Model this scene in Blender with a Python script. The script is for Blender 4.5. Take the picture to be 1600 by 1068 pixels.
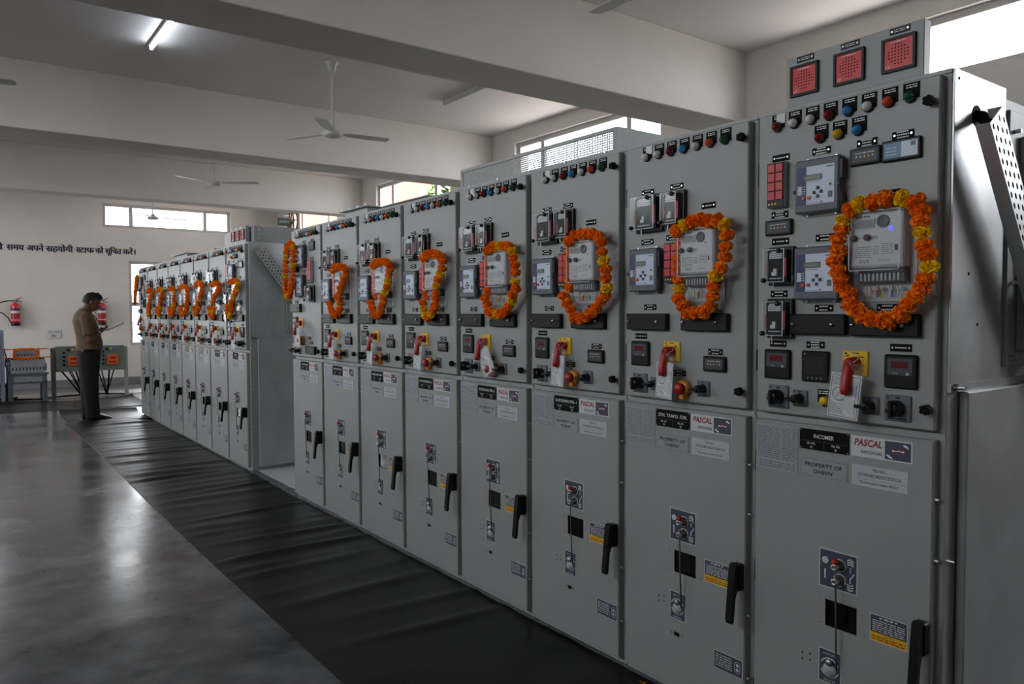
import bpy, bmesh, math, random
from math import pi, sin, cos, radians
from mathutils import Vector, Matrix, Euler

for _o in list(bpy.data.objects):
    bpy.data.objects.remove(_o)
sc = bpy.context.scene
COL = sc.collection
random.seed(7)

# ------------------------------------------------------------------ camera, sky, exposure
cam = bpy.data.cameras.new('camera')
cam_ob = bpy.data.objects.new('camera', cam)
COL.objects.link(cam_ob)
_f = Vector((0.59381472, 0.80367435, -0.03862144))
_r = Vector((0.80418204, -0.59437112, -0.00377216))
_u = Vector((0.02598706, 0.0288187, 0.99924679))
cam_ob.matrix_world = Matrix(((_r.x, _u.x, -_f.x, -2.149), (_r.y, _u.y, -_f.y, 0.0),
                              (_r.z, _u.z, -_f.z, 1.418), (0, 0, 0, 1)))
cam.sensor_width = 36.0
cam.lens = 1184.77 / 1600 * 36.0
cam.clip_start = 0.05
sc.camera = cam_ob

world = bpy.data.worlds.new('overcast_sky')
sc.world = world
world.use_nodes = True
_nt = world.node_tree
_bg = _nt.nodes['Background']
_bg.inputs['Color'].default_value = (0.92, 0.955, 1.0, 1)
_bg.inputs['Strength'].default_value = 12.0
world.cycles.sampling_method = 'AUTOMATIC'

sc.view_settings.view_transform = 'Standard'
sc.view_settings.look = 'None'
sc.view_settings.gamma = 1.0
sc.view_settings.use_curve_mapping = False
sc.view_settings.exposure = 0.25
sc.cycles.use_denoising = True
sc.cycles.max_bounces = 10
sc.cycles.diffuse_bounces = 6
sc.cycles.glossy_bounces = 4
sc.cycles.transparent_max_bounces = 16
sc.cycles.sample_clamp_indirect = 6.0
sc.cycles.caustics_reflective = False
sc.cycles.caustics_refractive = False


def portal(name, loc, rot, sx, sy):
    """a sky portal in a window opening: it only guides the sampling of the sky seen through it"""
    l = bpy.data.lights.new(name, 'AREA')
    l.shape = 'RECTANGLE'
    l.size, l.size_y = sx, sy
    l.cycles.is_portal = True
    o = bpy.data.objects.new(name, l)
    COL.objects.link(o)
    o.location, o.rotation_euler = loc, rot
    return o


# ------------------------------------------------------------------ materials
def lin(c):
    return tuple((x / 255 / 12.92) if x / 255 <= 0.04045 else ((x / 255 + 0.055) / 1.055) ** 2.4 for x in c) + (1.0,)


MATS = {}


def mat(name, rgb, rough=0.5, metal=0.0, spec=0.5, vary=0.0, scale=8.0, bump=0.0, bscale=200.0, rvary=0.0, emit=None, coat=0.0, stretch=None):
    if name in MATS:
        return MATS[name]
    m = bpy.data.materials.new(name)
    m.use_nodes = True
    nt = m.node_tree
    b = nt.nodes['Principled BSDF']
    c = lin(rgb)
    b.inputs['Base Color'].default_value = c
    b.inputs['Roughness'].default_value = rough
    b.inputs['Metallic'].default_value = metal
    b.inputs['Specular IOR Level'].default_value = spec
    b.inputs['Coat Weight'].default_value = coat
    tc = None
    if vary or bump or rvary:
        tc = nt.nodes.new('ShaderNodeTexCoord')
        src = tc.outputs['Object']
        if stretch:
            mp = nt.nodes.new('ShaderNodeMapping')
            mp.inputs['Scale'].default_value = stretch
            nt.links.new(src, mp.inputs['Vector'])
            src = mp.outputs['Vector']
    if vary or rvary:
        n = nt.nodes.new('ShaderNodeTexNoise')
        n.inputs['Scale'].default_value = scale
        n.inputs['Detail'].default_value = 6
        n.inputs['Roughness'].default_value = 0.6
        nt.links.new(src, n.inputs['Vector'])
        if vary:
            r = nt.nodes.new('ShaderNodeMapRange')
            r.inputs['From Min'].default_value, r.inputs['From Max'].default_value = 0.3, 0.7
            r.inputs['To Min'].default_value, r.inputs['To Max'].default_value = 1 - vary, 1 + vary
            nt.links.new(n.outputs['Fac'], r.inputs['Value'])
            mx = nt.nodes.new('ShaderNodeVectorMath')
            mx.operation = 'SCALE'
            mx.inputs[0].default_value = c[:3]
            nt.links.new(r.outputs['Result'], mx.inputs['Scale'])
            nt.links.new(mx.outputs['Vector'], b.inputs['Base Color'])
        if rvary:
            r2 = nt.nodes.new('ShaderNodeMapRange')
            r2.inputs['From Min'].default_value, r2.inputs['From Max'].default_value = 0.3, 0.7
            r2.inputs['To Min'].default_value, r2.inputs['To Max'].default_value = rough - rvary, rough + rvary
            nt.links.new(n.outputs['Fac'], r2.inputs['Value'])
            nt.links.new(r2.outputs['Result'], b.inputs['Roughness'])
    if bump:
        n2 = nt.nodes.new('ShaderNodeTexNoise')
        n2.inputs['Scale'].default_value = bscale
        n2.inputs['Detail'].default_value = 3
        nt.links.new(src, n2.inputs['Vector'])
        bp = nt.nodes.new('ShaderNodeBump')
        bp.inputs['Strength'].default_value = bump
        bp.inputs['Distance'].default_value = 0.002
        nt.links.new(n2.outputs['Fac'], bp.inputs['Height'])
        nt.links.new(bp.outputs['Normal'], b.inputs['Normal'])
    if emit:
        b.inputs['Emission Color'].default_value = lin(emit[0])
        b.inputs['Emission Strength'].default_value = emit[1]
    MATS[name] = m
    return m


def glass(name, tint=(1, 1, 1), gloss=0.08, rough=0.02, haze=0.0, edge=0.8):
    """thin sheet glass or clear plastic: straight transmission plus a Fresnel-weighted reflection"""
    if name in MATS:
        return MATS[name]
    m = bpy.data.materials.new(name)
    m.use_nodes = True
    nt = m.node_tree
    nt.nodes.clear()
    out = nt.nodes.new('ShaderNodeOutputMaterial')
    tr = nt.nodes.new('ShaderNodeBsdfTransparent')
    tr.inputs['Color'].default_value = tuple(tint) + (1,)
    gl = nt.nodes.new('ShaderNodeBsdfGlossy')
    gl.inputs['Roughness'].default_value = rough
    lw = nt.nodes.new('ShaderNodeLayerWeight')
    lw.inputs['Blend'].default_value = 0.5
    pw = nt.nodes.new('ShaderNodeMath')
    pw.operation = 'POWER'
    pw.inputs[1].default_value = 4.0
    nt.links.new(lw.outputs['Facing'], pw.inputs[0])
    ml = nt.nodes.new('ShaderNodeMath')
    ml.operation = 'MULTIPLY_ADD'
    ml.inputs[1].default_value = edge
    ml.inputs[2].default_value = gloss
    nt.links.new(pw.outputs[0], ml.inputs[0])
    mx = nt.nodes.new('ShaderNodeMixShader')
    nt.links.new(ml.outputs[0], mx.inputs[0])
    nt.links.new(tr.outputs[0], mx.inputs[1])
    nt.links.new(gl.outputs[0], mx.inputs[2])
    last = mx
    if haze:
        df = nt.nodes.new('ShaderNodeBsdfDiffuse')
        df.inputs['Color'].default_value = (0.7, 0.72, 0.75, 1)
        m2 = nt.nodes.new('ShaderNodeMixShader')
        m2.inputs[0].default_value = haze
        nt.links.new(mx.outputs[0], m2.inputs[1])
        nt.links.new(df.outputs[0], m2.inputs[2])
        last = m2
    nt.links.new(last.outputs[0], out.inputs['Surface'])
    MATS[name] = m
    return m


PLASTER = mat('wall_plaster', (219, 214, 208), 0.85, spec=0.2, vary=0.05, scale=1.3, bump=0.15, bscale=25)
CEIL = mat('ceiling_paint', (226, 219, 216), 0.9, spec=0.2, vary=0.04, scale=1.1, bump=0.1, bscale=20)
SKIRT = mat('skirting_cement', (128, 128, 130), 0.6, vary=0.1, scale=4)
PAINT = mat('cabinet_paint', (153, 156, 154), 0.42, spec=0.4, vary=0.05, scale=3.0, bump=0.10, bscale=450)
PAINT2 = mat('cabinet_frame_paint', (161, 165, 163), 0.42, spec=0.4, vary=0.04, scale=4.0, bump=0.08, bscale=450)
ZINC = mat('galvanised_side_sheet', (186, 188, 190), 0.36, metal=0.5, vary=0.10, scale=7.0, rvary=0.06, bump=0.05, bscale=120)
ZINCB = mat('zinc_bright', (196, 198, 196), 0.35, metal=0.6, vary=0.08, scale=20)
STEEL = mat('bright_steel', (200, 200, 200), 0.28, metal=1.0)
DSTEEL = mat('dull_steel', (120, 120, 118), 0.45, metal=0.8)
BLACK = mat('black_plastic', (15, 15, 16), 0.42, spec=0.28)
BLACKM = mat('black_matt', (9, 9, 10), 0.8, spec=0.2)
BLACKG = mat('black_gloss', (13, 13, 14), 0.34)
DGREY = mat('dark_grey_plastic', (62, 65, 72), 0.5)
RGREY = mat('relay_grey', (92, 96, 104), 0.5, vary=0.03)
LGREY = mat('light_grey_plastic', (178, 182, 186), 0.45)
SWGREY = mat('switch_plate_grey', (104, 109, 118), 0.5)
WHITE = mat('white_print', (225, 226, 226), 0.6)
WHITEP = mat('white_plastic', (205, 207, 208), 0.4)
PALE = mat('relay_face_pale', (196, 210, 226), 0.45)
NAVY = mat('relay_navy', (30, 42, 96), 0.45)
SLATE = mat('sticker_slate', (62, 70, 88), 0.5)
LCD = mat('lcd_green', (128, 138, 128), 0.25)
LCDD = mat('lcd_dark', (92, 98, 100), 0.25)
REDP = mat('red_plastic', (168, 30, 25), 0.42)
REDD = mat('red_display', (96, 14, 18), 0.25)
REDB = mat('annunciator_red', (190, 26, 38), 0.35)
REDH = mat('hooter_red', (206, 44, 48), 0.42)
REDT = mat('red_print', (150, 22, 34), 0.55)
YEL = mat('yellow_plate', (236, 190, 16), 0.42)
YELW = mat('warning_yellow', (226, 178, 20), 0.5)
ORG = mat('orange_plastic', (214, 96, 40), 0.4)
ORGY = mat('amber_shroud', (228, 140, 30), 0.35)
ALU = mat('anodised_label', (160, 163, 168), 0.42, metal=0.25, vary=0.04, scale=30)
ALUD = mat('engraved_print', (74, 78, 84), 0.5)
BROWN = mat('brown_name_plate', (96, 62, 34), 0.45)
GLINT = mat('cover_edge_glint', (196, 202, 206), 0.3)  # bright edge reflections of the clear covers, drawn as pale lines
CLEAR = glass('clear_cover', (0.93, 0.95, 0.96), 0.03, 0.16, 0.03, 0.3)
POLY = glass('clear_polythene', (0.95, 0.96, 0.96), 0.06, 0.25, 0.06)
PANE = glass('window_glass', (0.97, 0.98, 0.98), 0.02, 0.01)
TINT = glass('dark_window_glass', (0.35, 0.36, 0.37), 0.04, 0.05)
L_WHITE = mat('lens_white', (222, 222, 220), 0.25, coat=0.5)
L_RED = mat('lens_red', (128, 14, 18), 0.22, coat=0.5)
L_BLUE = mat('lens_blue', (36, 128, 200), 0.22, coat=0.5)
L_ORANGE = mat('lens_orange', (214, 70, 28), 0.22, coat=0.5)
L_GREEN = mat('lens_green', (18, 84, 42), 0.22, coat=0.5)
L_YEL = mat('lens_yellow', (226, 178, 10), 0.22, coat=0.5)
LEDB = mat('blue_indicator_led', (60, 60, 255), 0.3, emit=((70, 70, 255), 2.0))
TUBE = mat('fluorescent_tube', (255, 255, 255), 0.4, emit=((226, 240, 255), 22.0))
TUBEOFF = mat('unlit_tube', (200, 200, 200), 0.4)
FANW = mat('fan_enamel', (206, 204, 198), 0.4)
ORDERP = mat('order_plate_pale', (186, 190, 196), 0.5)
PAPER = mat('paper', (226, 228, 232), 0.7)
GREENT = mat('green_print', (50, 130, 70), 0.6)
FRAME = mat('window_frame_aluminium', (186, 184, 182), 0.45, metal=0.1)
INK = mat('wall_lettering_blue_black', (30, 36, 58), 0.7)


# ------------------------------------------------------------------ mesh builder
_TXT = {}


def text_geo(s, shear=0.0, offset=0.0):
    k = (s, shear, offset)
    if k not in _TXT:
        c = bpy.data.curves.new('t', 'FONT')
        c.body = s
        c.shear = shear
        c.offset = offset
        c.resolution_u = 2
        o = bpy.data.objects.new('t', c)
        COL.objects.link(o)
        bpy.context.view_layer.update()
        dg = bpy.context.evaluated_depsgraph_get()
        me = o.evaluated_get(dg).to_mesh()
        vs = [(v.co.x, v.co.y) for v in me.vertices]
        fs = [tuple(p.vertices) for p in me.polygons]
        bpy.data.objects.remove(o)
        bpy.data.curves.remove(c)
        x0, x1 = min(v[0] for v in vs), max(v[0] for v in vs)
        z0, z1 = min(v[1] for v in vs), max(v[1] for v in vs)
        _TXT[k] = ([(x - x0, z - z0) for x, z in vs], fs, x1 - x0, z1 - z0)
    return _TXT[k]


class MB:
    def __init__(self):
        self.v, self.f, self.mi, self.sm, self.mats = [], [], [], [], []

    def _m(self, m):
        if m not in self.mats:
            self.mats.append(m)
        return self.mats.index(m)

    def add(self, vs, fs, m, smooth=False):
        n = len(self.v)
        i = self._m(m)
        self.v += [tuple(v) for v in vs]
        for f in fs:
            self.f.append(tuple(a + n for a in f))
            self.mi.append(i)
            self.sm.append(smooth)
        return self

    def box(self, x0, x1, y0, y1, z0, z1, m, b=0.0):
        if b <= 0:
            vs = [(x, y, z) for x in (x0, x1) for y in (y0, y1) for z in (z0, z1)]
            fs = [(0, 1, 3, 2), (4, 6, 7, 5), (0, 4, 5, 1), (2, 3, 7, 6), (0, 2, 6, 4), (1, 5, 7, 3)]
            return self.add(vs, fs, m)
        vs, ix = [], {}
        X, Y, Z = (x0, x1), (y0, y1), (z0, z1)
        for i in (0, 1):
            for j in (0, 1):
                for k in (0, 1):
                    sx, sy, sz = (1, -1)[i] * b, (1, -1)[j] * b, (1, -1)[k] * b
                    for a, p in enumerate(((X[i], Y[j] + sy, Z[k] + sz), (X[i] + sx, Y[j], Z[k] + sz), (X[i] + sx, Y[j] + sy, Z[k]))):
                        ix[(i, j, k, a)] = len(vs)
                        vs.append(p)
        g = lambda i, j, k, a: ix[(i, j, k, a)]
        fs = [(g(0, 0, 0, 0), g(0, 0, 1, 0), g(0, 1, 1, 0), g(0, 1, 0, 0)), (g(1, 0, 0, 0), g(1, 1, 0, 0), g(1, 1, 1, 0), g(1, 0, 1, 0)),
              (g(0, 0, 0, 1), g(1, 0, 0, 1), g(1, 0, 1, 1), g(0, 0, 1, 1)), (g(0, 1, 0, 1), g(0, 1, 1, 1), g(1, 1, 1, 1), g(1, 1, 0, 1)),
              (g(0, 0, 0, 2), g(0, 1, 0, 2), g(1, 1, 0, 2), g(1, 0, 0, 2)), (g(0, 0, 1, 2), g(1, 0, 1, 2), g(1, 1, 1, 2), g(0, 1, 1, 2))]
        for i in (0, 1):
            for j in (0, 1):
                q = (g(i, j, 0, 0), g(i, j, 0, 1), g(i, j, 1, 1), g(i, j, 1, 0))
                fs.append(q if (i ^ j) else q[::-1])
                q = (g(i, 0, j, 0), g(i, 0, j, 2), g(i, 1, j, 2), g(i, 1, j, 0))
                fs.append(q[::-1] if (i ^ j) else q)
                q = (g(0, i, j, 1), g(0, i, j, 2), g(1, i, j, 2), g(1, i, j, 1))
                fs.append(q if (i ^ j) else q[::-1])
                for k in (0, 1):
                    t = (g(i, j, k, 0), g(i, j, k, 1), g(i, j, k, 2))
                    fs.append(t if (i ^ j ^ k) else t[::-1])
        return self.add(vs, fs, m)

    def quad(self, x0, x1, z0, z1, y, m):
        return self.add([(x0, y, z0), (x1, y, z0), (x1, y, z1), (x0, y, z1)], [(0, 1, 2, 3)], m)

    def cyl(self, p0, p1, r0, m, r1=None, n=16, caps=True, smooth=True):
        r1 = r0 if r1 is None else r1
        p0, p1 = Vector(p0), Vector(p1)
        d = (p1 - p0).normalized()
        a = d.orthogonal().normalized()
        b = d.cross(a)
        R = []
        for p, r in ((p0, r0), (p1, r1)):
            R.append([p + (a * cos(2 * pi * i / n) + b * sin(2 * pi * i / n)) * r for i in range(n)])
        self.add(R[0] + R[1], [(i, (i + 1) % n, n + (i + 1) % n, n + i) for i in range(n)], m, smooth)
        if caps:
            if r0 > 0:
                self.add(R[0], [tuple(range(n))[::-1]], m)
            if r1 > 0:
                self.add(R[1], [tuple(range(n))], m)
        return self

    def lathe(self, prof, m, c=(0, 0, 0), axis='z', n=20, smooth=True):
        """prof: (radius, height) along the axis ('z' up, 'y' towards the viewer = -y)"""
        vs = []
        for r, h in prof:
            for i in range(n):
                a = 2 * pi * i / n
                if axis == 'z':
                    vs.append((c[0] + r * cos(a), c[1] + r * sin(a), c[2] + h))
                else:
                    vs.append((c[0] + r * cos(a), c[1] - h, c[2] + r * sin(a)))
        fs = []
        for k in range(len(prof) - 1):
            for i in range(n):
                j = (i + 1) % n
                fs.append((k * n + i, k * n + j, (k + 1) * n + j, (k + 1) * n + i))
        return self.add(vs, fs, m, smooth)

    def tube(self, pts, r, m, n=8, smooth=True):
        pts = [Vector(p) for p in pts]
        rs = r if isinstance(r, (list, tuple)) else [r] * len(pts)
        vs = []
        t0 = (pts[1] - pts[0]).normalized()
        a = t0.orthogonal().normalized()
        for i, p in enumerate(pts):
            t = (pts[min(i + 1, len(pts) - 1)] - pts[max(i - 1, 0)]).normalized()
            a = (a - t * a.dot(t)).normalized()
            b = t.cross(a)
            vs += [p + (a * cos(2 * pi * k / n) + b * sin(2 * pi * k / n)) * rs[i] for k in range(n)]
        fs = [(i * n + k, i * n + (k + 1) % n, (i + 1) * n + (k + 1) % n, (i + 1) * n + k) for i in range(len(pts) - 1) for k in range(n)]
        fs += [tuple(range(n))[::-1], tuple(range((len(pts) - 1) * n, len(pts) * n))]
        return self.add(vs, fs, m, smooth)

    def sphere(self, c, r, m, n=14, k=8, s=(1, 1, 1), smooth=True):
        vs = [(c[0], c[1], c[2] - r * s[2])]
        for j in range(1, k):
            p = -pi / 2 + pi * j / k
            for i in range(n):
                a = 2 * pi * i / n
                vs.append((c[0] + r * s[0] * cos(p) * cos(a), c[1] + r * s[1] * cos(p) * sin(a), c[2] + r * s[2] * sin(p)))
        vs.append((c[0], c[1], c[2] + r * s[2]))
        fs = [(0, 1 + (i + 1) % n, 1 + i) for i in range(n)]
        for j in range(k - 2):
            for i in range(n):
                a, b = 1 + j * n + i, 1 + j * n + (i + 1) % n
                fs.append((a, b, b + n, a + n))
        o = 1 + (k - 2) * n
        fs += [(o + i, o + (i + 1) % n, len(vs) - 1) for i in range(n)]
        return self.add(vs, fs, m, smooth)

    def prism(self, poly, y0, y1, m):
        """poly: (x, z) counter-clockwise seen from the front (-y); y0 is the front"""
        n = len(poly)
        vs = [(x, y0, z) for x, z in poly] + [(x, y1, z) for x, z in poly]
        fs = [tuple(range(n)), tuple(range(n, 2 * n))[::-1]]
        fs += [(i, n + i, n + (i + 1) % n, (i + 1) % n) for i in range(n)]
        return self.add(vs, fs, m)

    def disc(self, x, z, r, y, m, n=14):
        return self.add([(x + r * cos(2 * pi * i / n), y, z + r * sin(2 * pi * i / n)) for i in range(n)], [tuple(range(n))], m)

    def ring(self, x, z, r0, r1, y, m, n=20, a0=0.0, a1=2 * pi):
        full = abs(a1 - a0 - 2 * pi) < 1e-6
        k = n if full else n + 1
        vs = []
        for i in range(k):
            a = a0 + (a1 - a0) * i / n
            vs += [(x + r0 * cos(a), y, z + r0 * sin(a)), (x + r1 * cos(a), y, z + r1 * sin(a))]
        fs = [(2 * i, 2 * i + 1, (2 * i + 3) % (2 * k), (2 * i + 2) % (2 * k)) for i in range(n)]
        return self.add(vs, [f[::-1] for f in fs] if False else fs, m)

    def stroke(self, pts, w, y, m):
        """flat line of width w through (x, z) points"""
        for (x0, z0), (x1, z1) in zip(pts[:-1], pts[1:]):
            d = Vector((x1 - x0, z1 - z0))
            n = Vector((-d.y, d.x)).normalized() * w / 2
            self.add([(x0 - n.x, y, z0 - n.y), (x1 - n.x, y, z1 - n.y), (x1 + n.x, y, z1 + n.y), (x0 + n.x, y, z0 + n.y)], [(0, 1, 2, 3)], m)
        return self

    def text(self, s, x, z, y, m, w=None, h=None, shear=0.0, offset=0.0, align='c'):
        vs, fs, W, H = text_geo(s, shear, offset)
        if w is None:
            k = h / H
            kx = k
        else:
            kx = w / W
            k = h / H if h else kx
        ox = {'c': -W * kx / 2, 'l': 0, 'r': -W * kx}[align]
        return self.add([(x + ox + a * kx, y, z + (b - H / 2) * k) for a, b in vs], fs, m)

    def lines(self, x0, x1, z0, z1, n, y, m, fill=0.55, words=5, rnd=None):
        """rows of small illegible print as short dashes"""
        rnd = rnd or random
        p = (z1 - z0) / n
        for i in range(n):
            zc = z1 - p * (i + 0.5)
            x = x0
            while x < x1 - 0.002:
                w = (x1 - x0) / words * rnd.uniform(0.35, 1.1)
                xe = min(x + w, x1)
                self.quad(x, xe, zc - p * fill / 2, zc + p * fill / 2, y, m)
                x = xe + (x1 - x0) / words * rnd.uniform(0.08, 0.35)
        return self

    def mesh(self, name):
        me = bpy.data.meshes.new(name)
        me.from_pydata(self.v, [], self.f)
        for m in self.mats:
            me.materials.append(m)
        me.polygons.foreach_set('material_index', self.mi)
        me.polygons.foreach_set('use_smooth', self.sm)
        me.update()
        return me


def ob(name, data, parent=None, loc=(0, 0, 0), rot=(0, 0, 0)):
    """link a part (or a thing) called name; data is a mesh builder or a mesh"""
    if isinstance(data, MB):
        data = data.mesh(name)
    o = bpy.data.objects.new(name, data)
    COL.objects.link(o)
    o.location, o.rotation_euler = loc, rot
    if parent:
        o.parent = parent
    return o


def tag(o, label, cat, group=None):
    o['label'], o['category'] = label, cat
    if group:
        o['group'] = group
    return o


def thing(name, label, cat, loc=(0, 0, 0), rot=(0, 0, 0), group=None):
    return tag(ob(name, None, None, loc, rot), label, cat, group)


def struct(name, data, label=None, parent=None, loc=(0, 0, 0), rot=(0, 0, 0)):
    o = ob(name, data, parent, loc, rot)
    if parent is None:
        o['kind'] = 'structure'
    if label:
        o['label'] = label
    return o


def kids(o):
    return [c for c in KIDS.get(o.name, [])]


KIDS = {}


def index_kids():
    KIDS.clear()
    for o in bpy.data.objects:
        if o.parent:
            KIDS.setdefault(o.parent.name, []).append(o)


def copy_tree(o, parent=None):
    c = o.copy()
    COL.objects.link(c)
    c.parent = parent
    for ch in kids(o):
        copy_tree(ch, c)
    return c


_CACHE = {}


def cached(key, fn):
    if key not in _CACHE:
        _CACHE[key] = fn().mesh(key if isinstance(key, str) else key[0])
    return _CACHE[key]


# ------------------------------------------------------------------ room shell
XL, XR, YN, YB, ZC, ZS = -5.2, 3.86, -8.0, 17.08, 3.818, 3.173
BEAMS = [(-3.77, -3.28), (0.34, 0.83), (4.446, 4.937), (8.553, 9.058), (12.668, 13.03)]


def concrete():
    m = bpy.data.materials.new('polished_concrete')
    m.use_nodes = True
    nt = m.node_tree
    b = nt.nodes['Principled BSDF']
    tc = nt.nodes.new('ShaderNodeTexCoord')
    n1 = nt.nodes.new('ShaderNodeTexNoise')
    n1.inputs['Scale'].default_value, n1.inputs['Detail'].default_value, n1.inputs['Roughness'].default_value = 1.5, 5, 0.6
    n1.inputs['Distortion'].default_value = 0.25
    n2 = nt.nodes.new('ShaderNodeTexNoise')
    n2.inputs['Scale'].default_value, n2.inputs['Detail'].default_value = 7.0, 6
    mp = nt.nodes.new('ShaderNodeMapping')
    mp.inputs['Scale'].default_value = (1.0, 1.5, 1.0)
    nt.links.new(tc.outputs['Object'], mp.inputs['Vector'])
    nt.links.new(mp.outputs['Vector'], n1.inputs['Vector'])
    nt.links.new(tc.outputs['Object'], n2.inputs['Vector'])
    ad = nt.nodes.new('ShaderNodeMath')
    ad.operation = 'MULTIPLY_ADD'
    ad.inputs[1].default_value = 0.55
    nt.links.new(n2.outputs['Fac'], ad.inputs[0])
    nt.links.new(n1.outputs['Fac'], ad.inputs[2])
    cr = nt.nodes.new('ShaderNodeValToRGB')
    e = cr.color_ramp.elements
    e[0].position, e[0].color = 0.56, lin((58, 62, 65))
    e[1].position, e[1].color = 1.02, lin((110, 115, 118))
    nt.links.new(ad.outputs[0], cr.inputs['Fac'])
    nt.links.new(cr.outputs['Color'], b.inputs['Base Color'])
    mr = nt.nodes.new('ShaderNodeMapRange')
    mr.inputs['From Min'].default_value, mr.inputs['From Max'].default_value = 0.3, 0.75
    mr.inputs['To Min'].default_value, mr.inputs['To Max'].default_value = 0.14, 0.27
    nt.links.new(n1.outputs['Fac'], mr.inputs['Value'])
    nt.links.new(mr.outputs['Result'], b.inputs['Roughness'])
    bp = nt.nodes.new('ShaderNodeBump')
    bp.inputs['Strength'].default_value, bp.inputs['Distance'].default_value = 0.08, 0.01
    nt.links.new(n2.outputs['Fac'], bp.inputs['Height'])
    nt.links.new(bp.outputs['Normal'], b.inputs['Normal'])
    b.inputs['Specular IOR Level'].default_value = 0.5
    return m


CONC = concrete()


def wall(name, u0, u1, holes, place, thick, m=PLASTER):
    """wall slab with rectangular openings; place(u, d, z) maps along-wall, depth (0 = room face) and height to the room"""
    us = sorted({u0, u1} | {h[0] for h in holes} | {h[1] for h in holes})
    zs = sorted({0.0, ZC} | {h[2] for h in holes} | {h[3] for h in holes})
    solid = {}
    for i in range(len(us) - 1):
        for j in range(len(zs) - 1):
            uc, zc = (us[i] + us[i + 1]) / 2, (zs[j] + zs[j + 1]) / 2
            solid[i, j] = not any(h[0] < uc < h[1] and h[2] < zc < h[3] for h in holes)
    mb = MB()
    for (i, j), s in solid.items():
        if not s:
            continue
        a, b, c, d = us[i], us[i + 1], zs[j], zs[j + 1]
        for dd in (0.0, thick):
            mb.add([place(a, dd, c), place(b, dd, c), place(b, dd, d), place(a, dd, d)], [(0, 1, 2, 3)], m)
        for (di, dj), (p, q) in (((-1, 0), ((a, c), (a, d))), ((1, 0), ((b, c), (b, d))), ((0, -1), ((a, c), (b, c))), ((0, 1), ((a, d), (b, d)))):
            if not solid.get((i + di, j + dj), False):
                mb.add([place(p[0], 0, p[1]), place(q[0], 0, q[1]), place(q[0], thick, q[1]), place(p[0], thick, p[1])], [(0, 1, 2, 3)], m)
    return struct(name, mb)


TH = 0.23
pl_right = lambda u, d, z: (XR + d, u, z)
pl_left = lambda u, d, z: (XL - d, u, z)
pl_back = lambda u, d, z: (u, YB + d, z)
pl_front = lambda u, d, z: (u, YN - d, z)
ZW0, ZW1 = 3.16, 3.64
strips = [(1.38, 3.92), (5.50, 8.06), (9.64, 12.10), (13.78, 16.22)]
H_right = [(a, b, ZW0, ZW1) for a, b in strips] + [(-2.80, -0.26, 2.35, ZW1)]  # last opening is unseen, its sill lowered to light the cabinet side
H_left = [(a, b, 2.75, ZW1) for a, b in strips] + [(14.4, 15.6, 0.78, 2.5)]  # unseen windows, added and sized to light the cabinet fronts
H_back = [(0.33, 2.82, ZW0, ZW1), (-4.12, -1.63, ZW0, ZW1), (0.78, 2.0, 0.78, 2.50), (-3.6, -2.4, 0.78, 2.50)]
H_front = []
wall('wall_right', YN, YB, H_right, pl_right, TH)
wall('wall_left', YN, YB, H_left, pl_left, TH)
wb = wall('wall_back', XL - TH, XR + TH, H_back, pl_back, TH)
wall('wall_front', XL - TH, XR + TH, H_front, pl_front, TH)

mb = MB().box(XL - TH, XR + TH, YN - TH, YB + TH, -0.15, 0.0, CONC)
struct('floor', mb, 'grey polished concrete floor')
mb = MB().box(XL - TH, XR + TH, YN - TH, YB + TH, ZC, ZC + 0.18, CEIL)
struct('ceiling', mb)
for i, (a, b) in enumerate(BEAMS):
    mb = MB().box(XL, XR, a, b, ZS, ZC, PLASTER, 0.006)
    struct('trim_%d' % (i + 1), mb, 'painted concrete ceiling beam')
for nm, bx in (('baseboard_back', (XL, XR, YB - 0.015, YB, 0.0, 0.14)), ('baseboard_right', (XR - 0.015, XR, YN, YB - 0.015, 0.0, 0.14)),
               ('baseboard_left', (XL, XL + 0.015, YN, YB - 0.015, 0.0, 0.14))):
    struct(nm, MB().box(*bx, SKIRT))

_wn = [0]


def window(u0, u1, z0, z1, place, mulls, trans=(), sash=False):
    """glazed aluminium window set in an opening of a wall"""
    _wn[0] += 1
    root = struct('window_%d' % _wn[0], None)
    f = 0.06

    def bar(a, b, c, d, d0=0.05, d1=0.11):
        p, q = place(a, d0, c), place(b, d1, d)
        return (min(p[0], q[0]), max(p[0], q[0]), min(p[1], q[1]), max(p[1], q[1]), min(p[2], q[2]), max(p[2], q[2]))
    fb = MB()
    for r in ((u0, u1, z0, z0 + f), (u0, u1, z1 - f, z1), (u0, u0 + f, z0 + f, z1 - f), (u1 - f, u1, z0 + f, z1 - f)):
        fb.box(*bar(*r), FRAME, 0.004)
    ob('frame', fb, root)
    us = [u0 + f] + list(mulls) + [u1 - f]
    zz = [z0 + f] + list(trans) + [z1 - f]
    for m_ in mulls:
        ob('mullion', MB().box(*bar(m_ - 0.036, m_ + 0.036, z0 + f, z1 - f), FRAME, 0.004), root)
    for t_ in trans:
        ob('transom', MB().box(*bar(u0 + f, u1 - f, t_ - 0.042, t_ + 0.042, 0.045, 0.112), FRAME, 0.004), root)
    for i in range(len(us) - 1):
        for j in range(len(zz) - 1):
            p = [place(a, 0.082, c) for a, c in ((us[i], zz[j]), (us[i + 1], zz[j]), (us[i + 1], zz[j + 1]), (us[i], zz[j + 1]))]
            ob('pane', MB().add(p, [(0, 1, 2, 3)], PANE), root)
    return root


def thirds(a, b):
    return (a + 0.52, b - 0.52)


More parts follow.
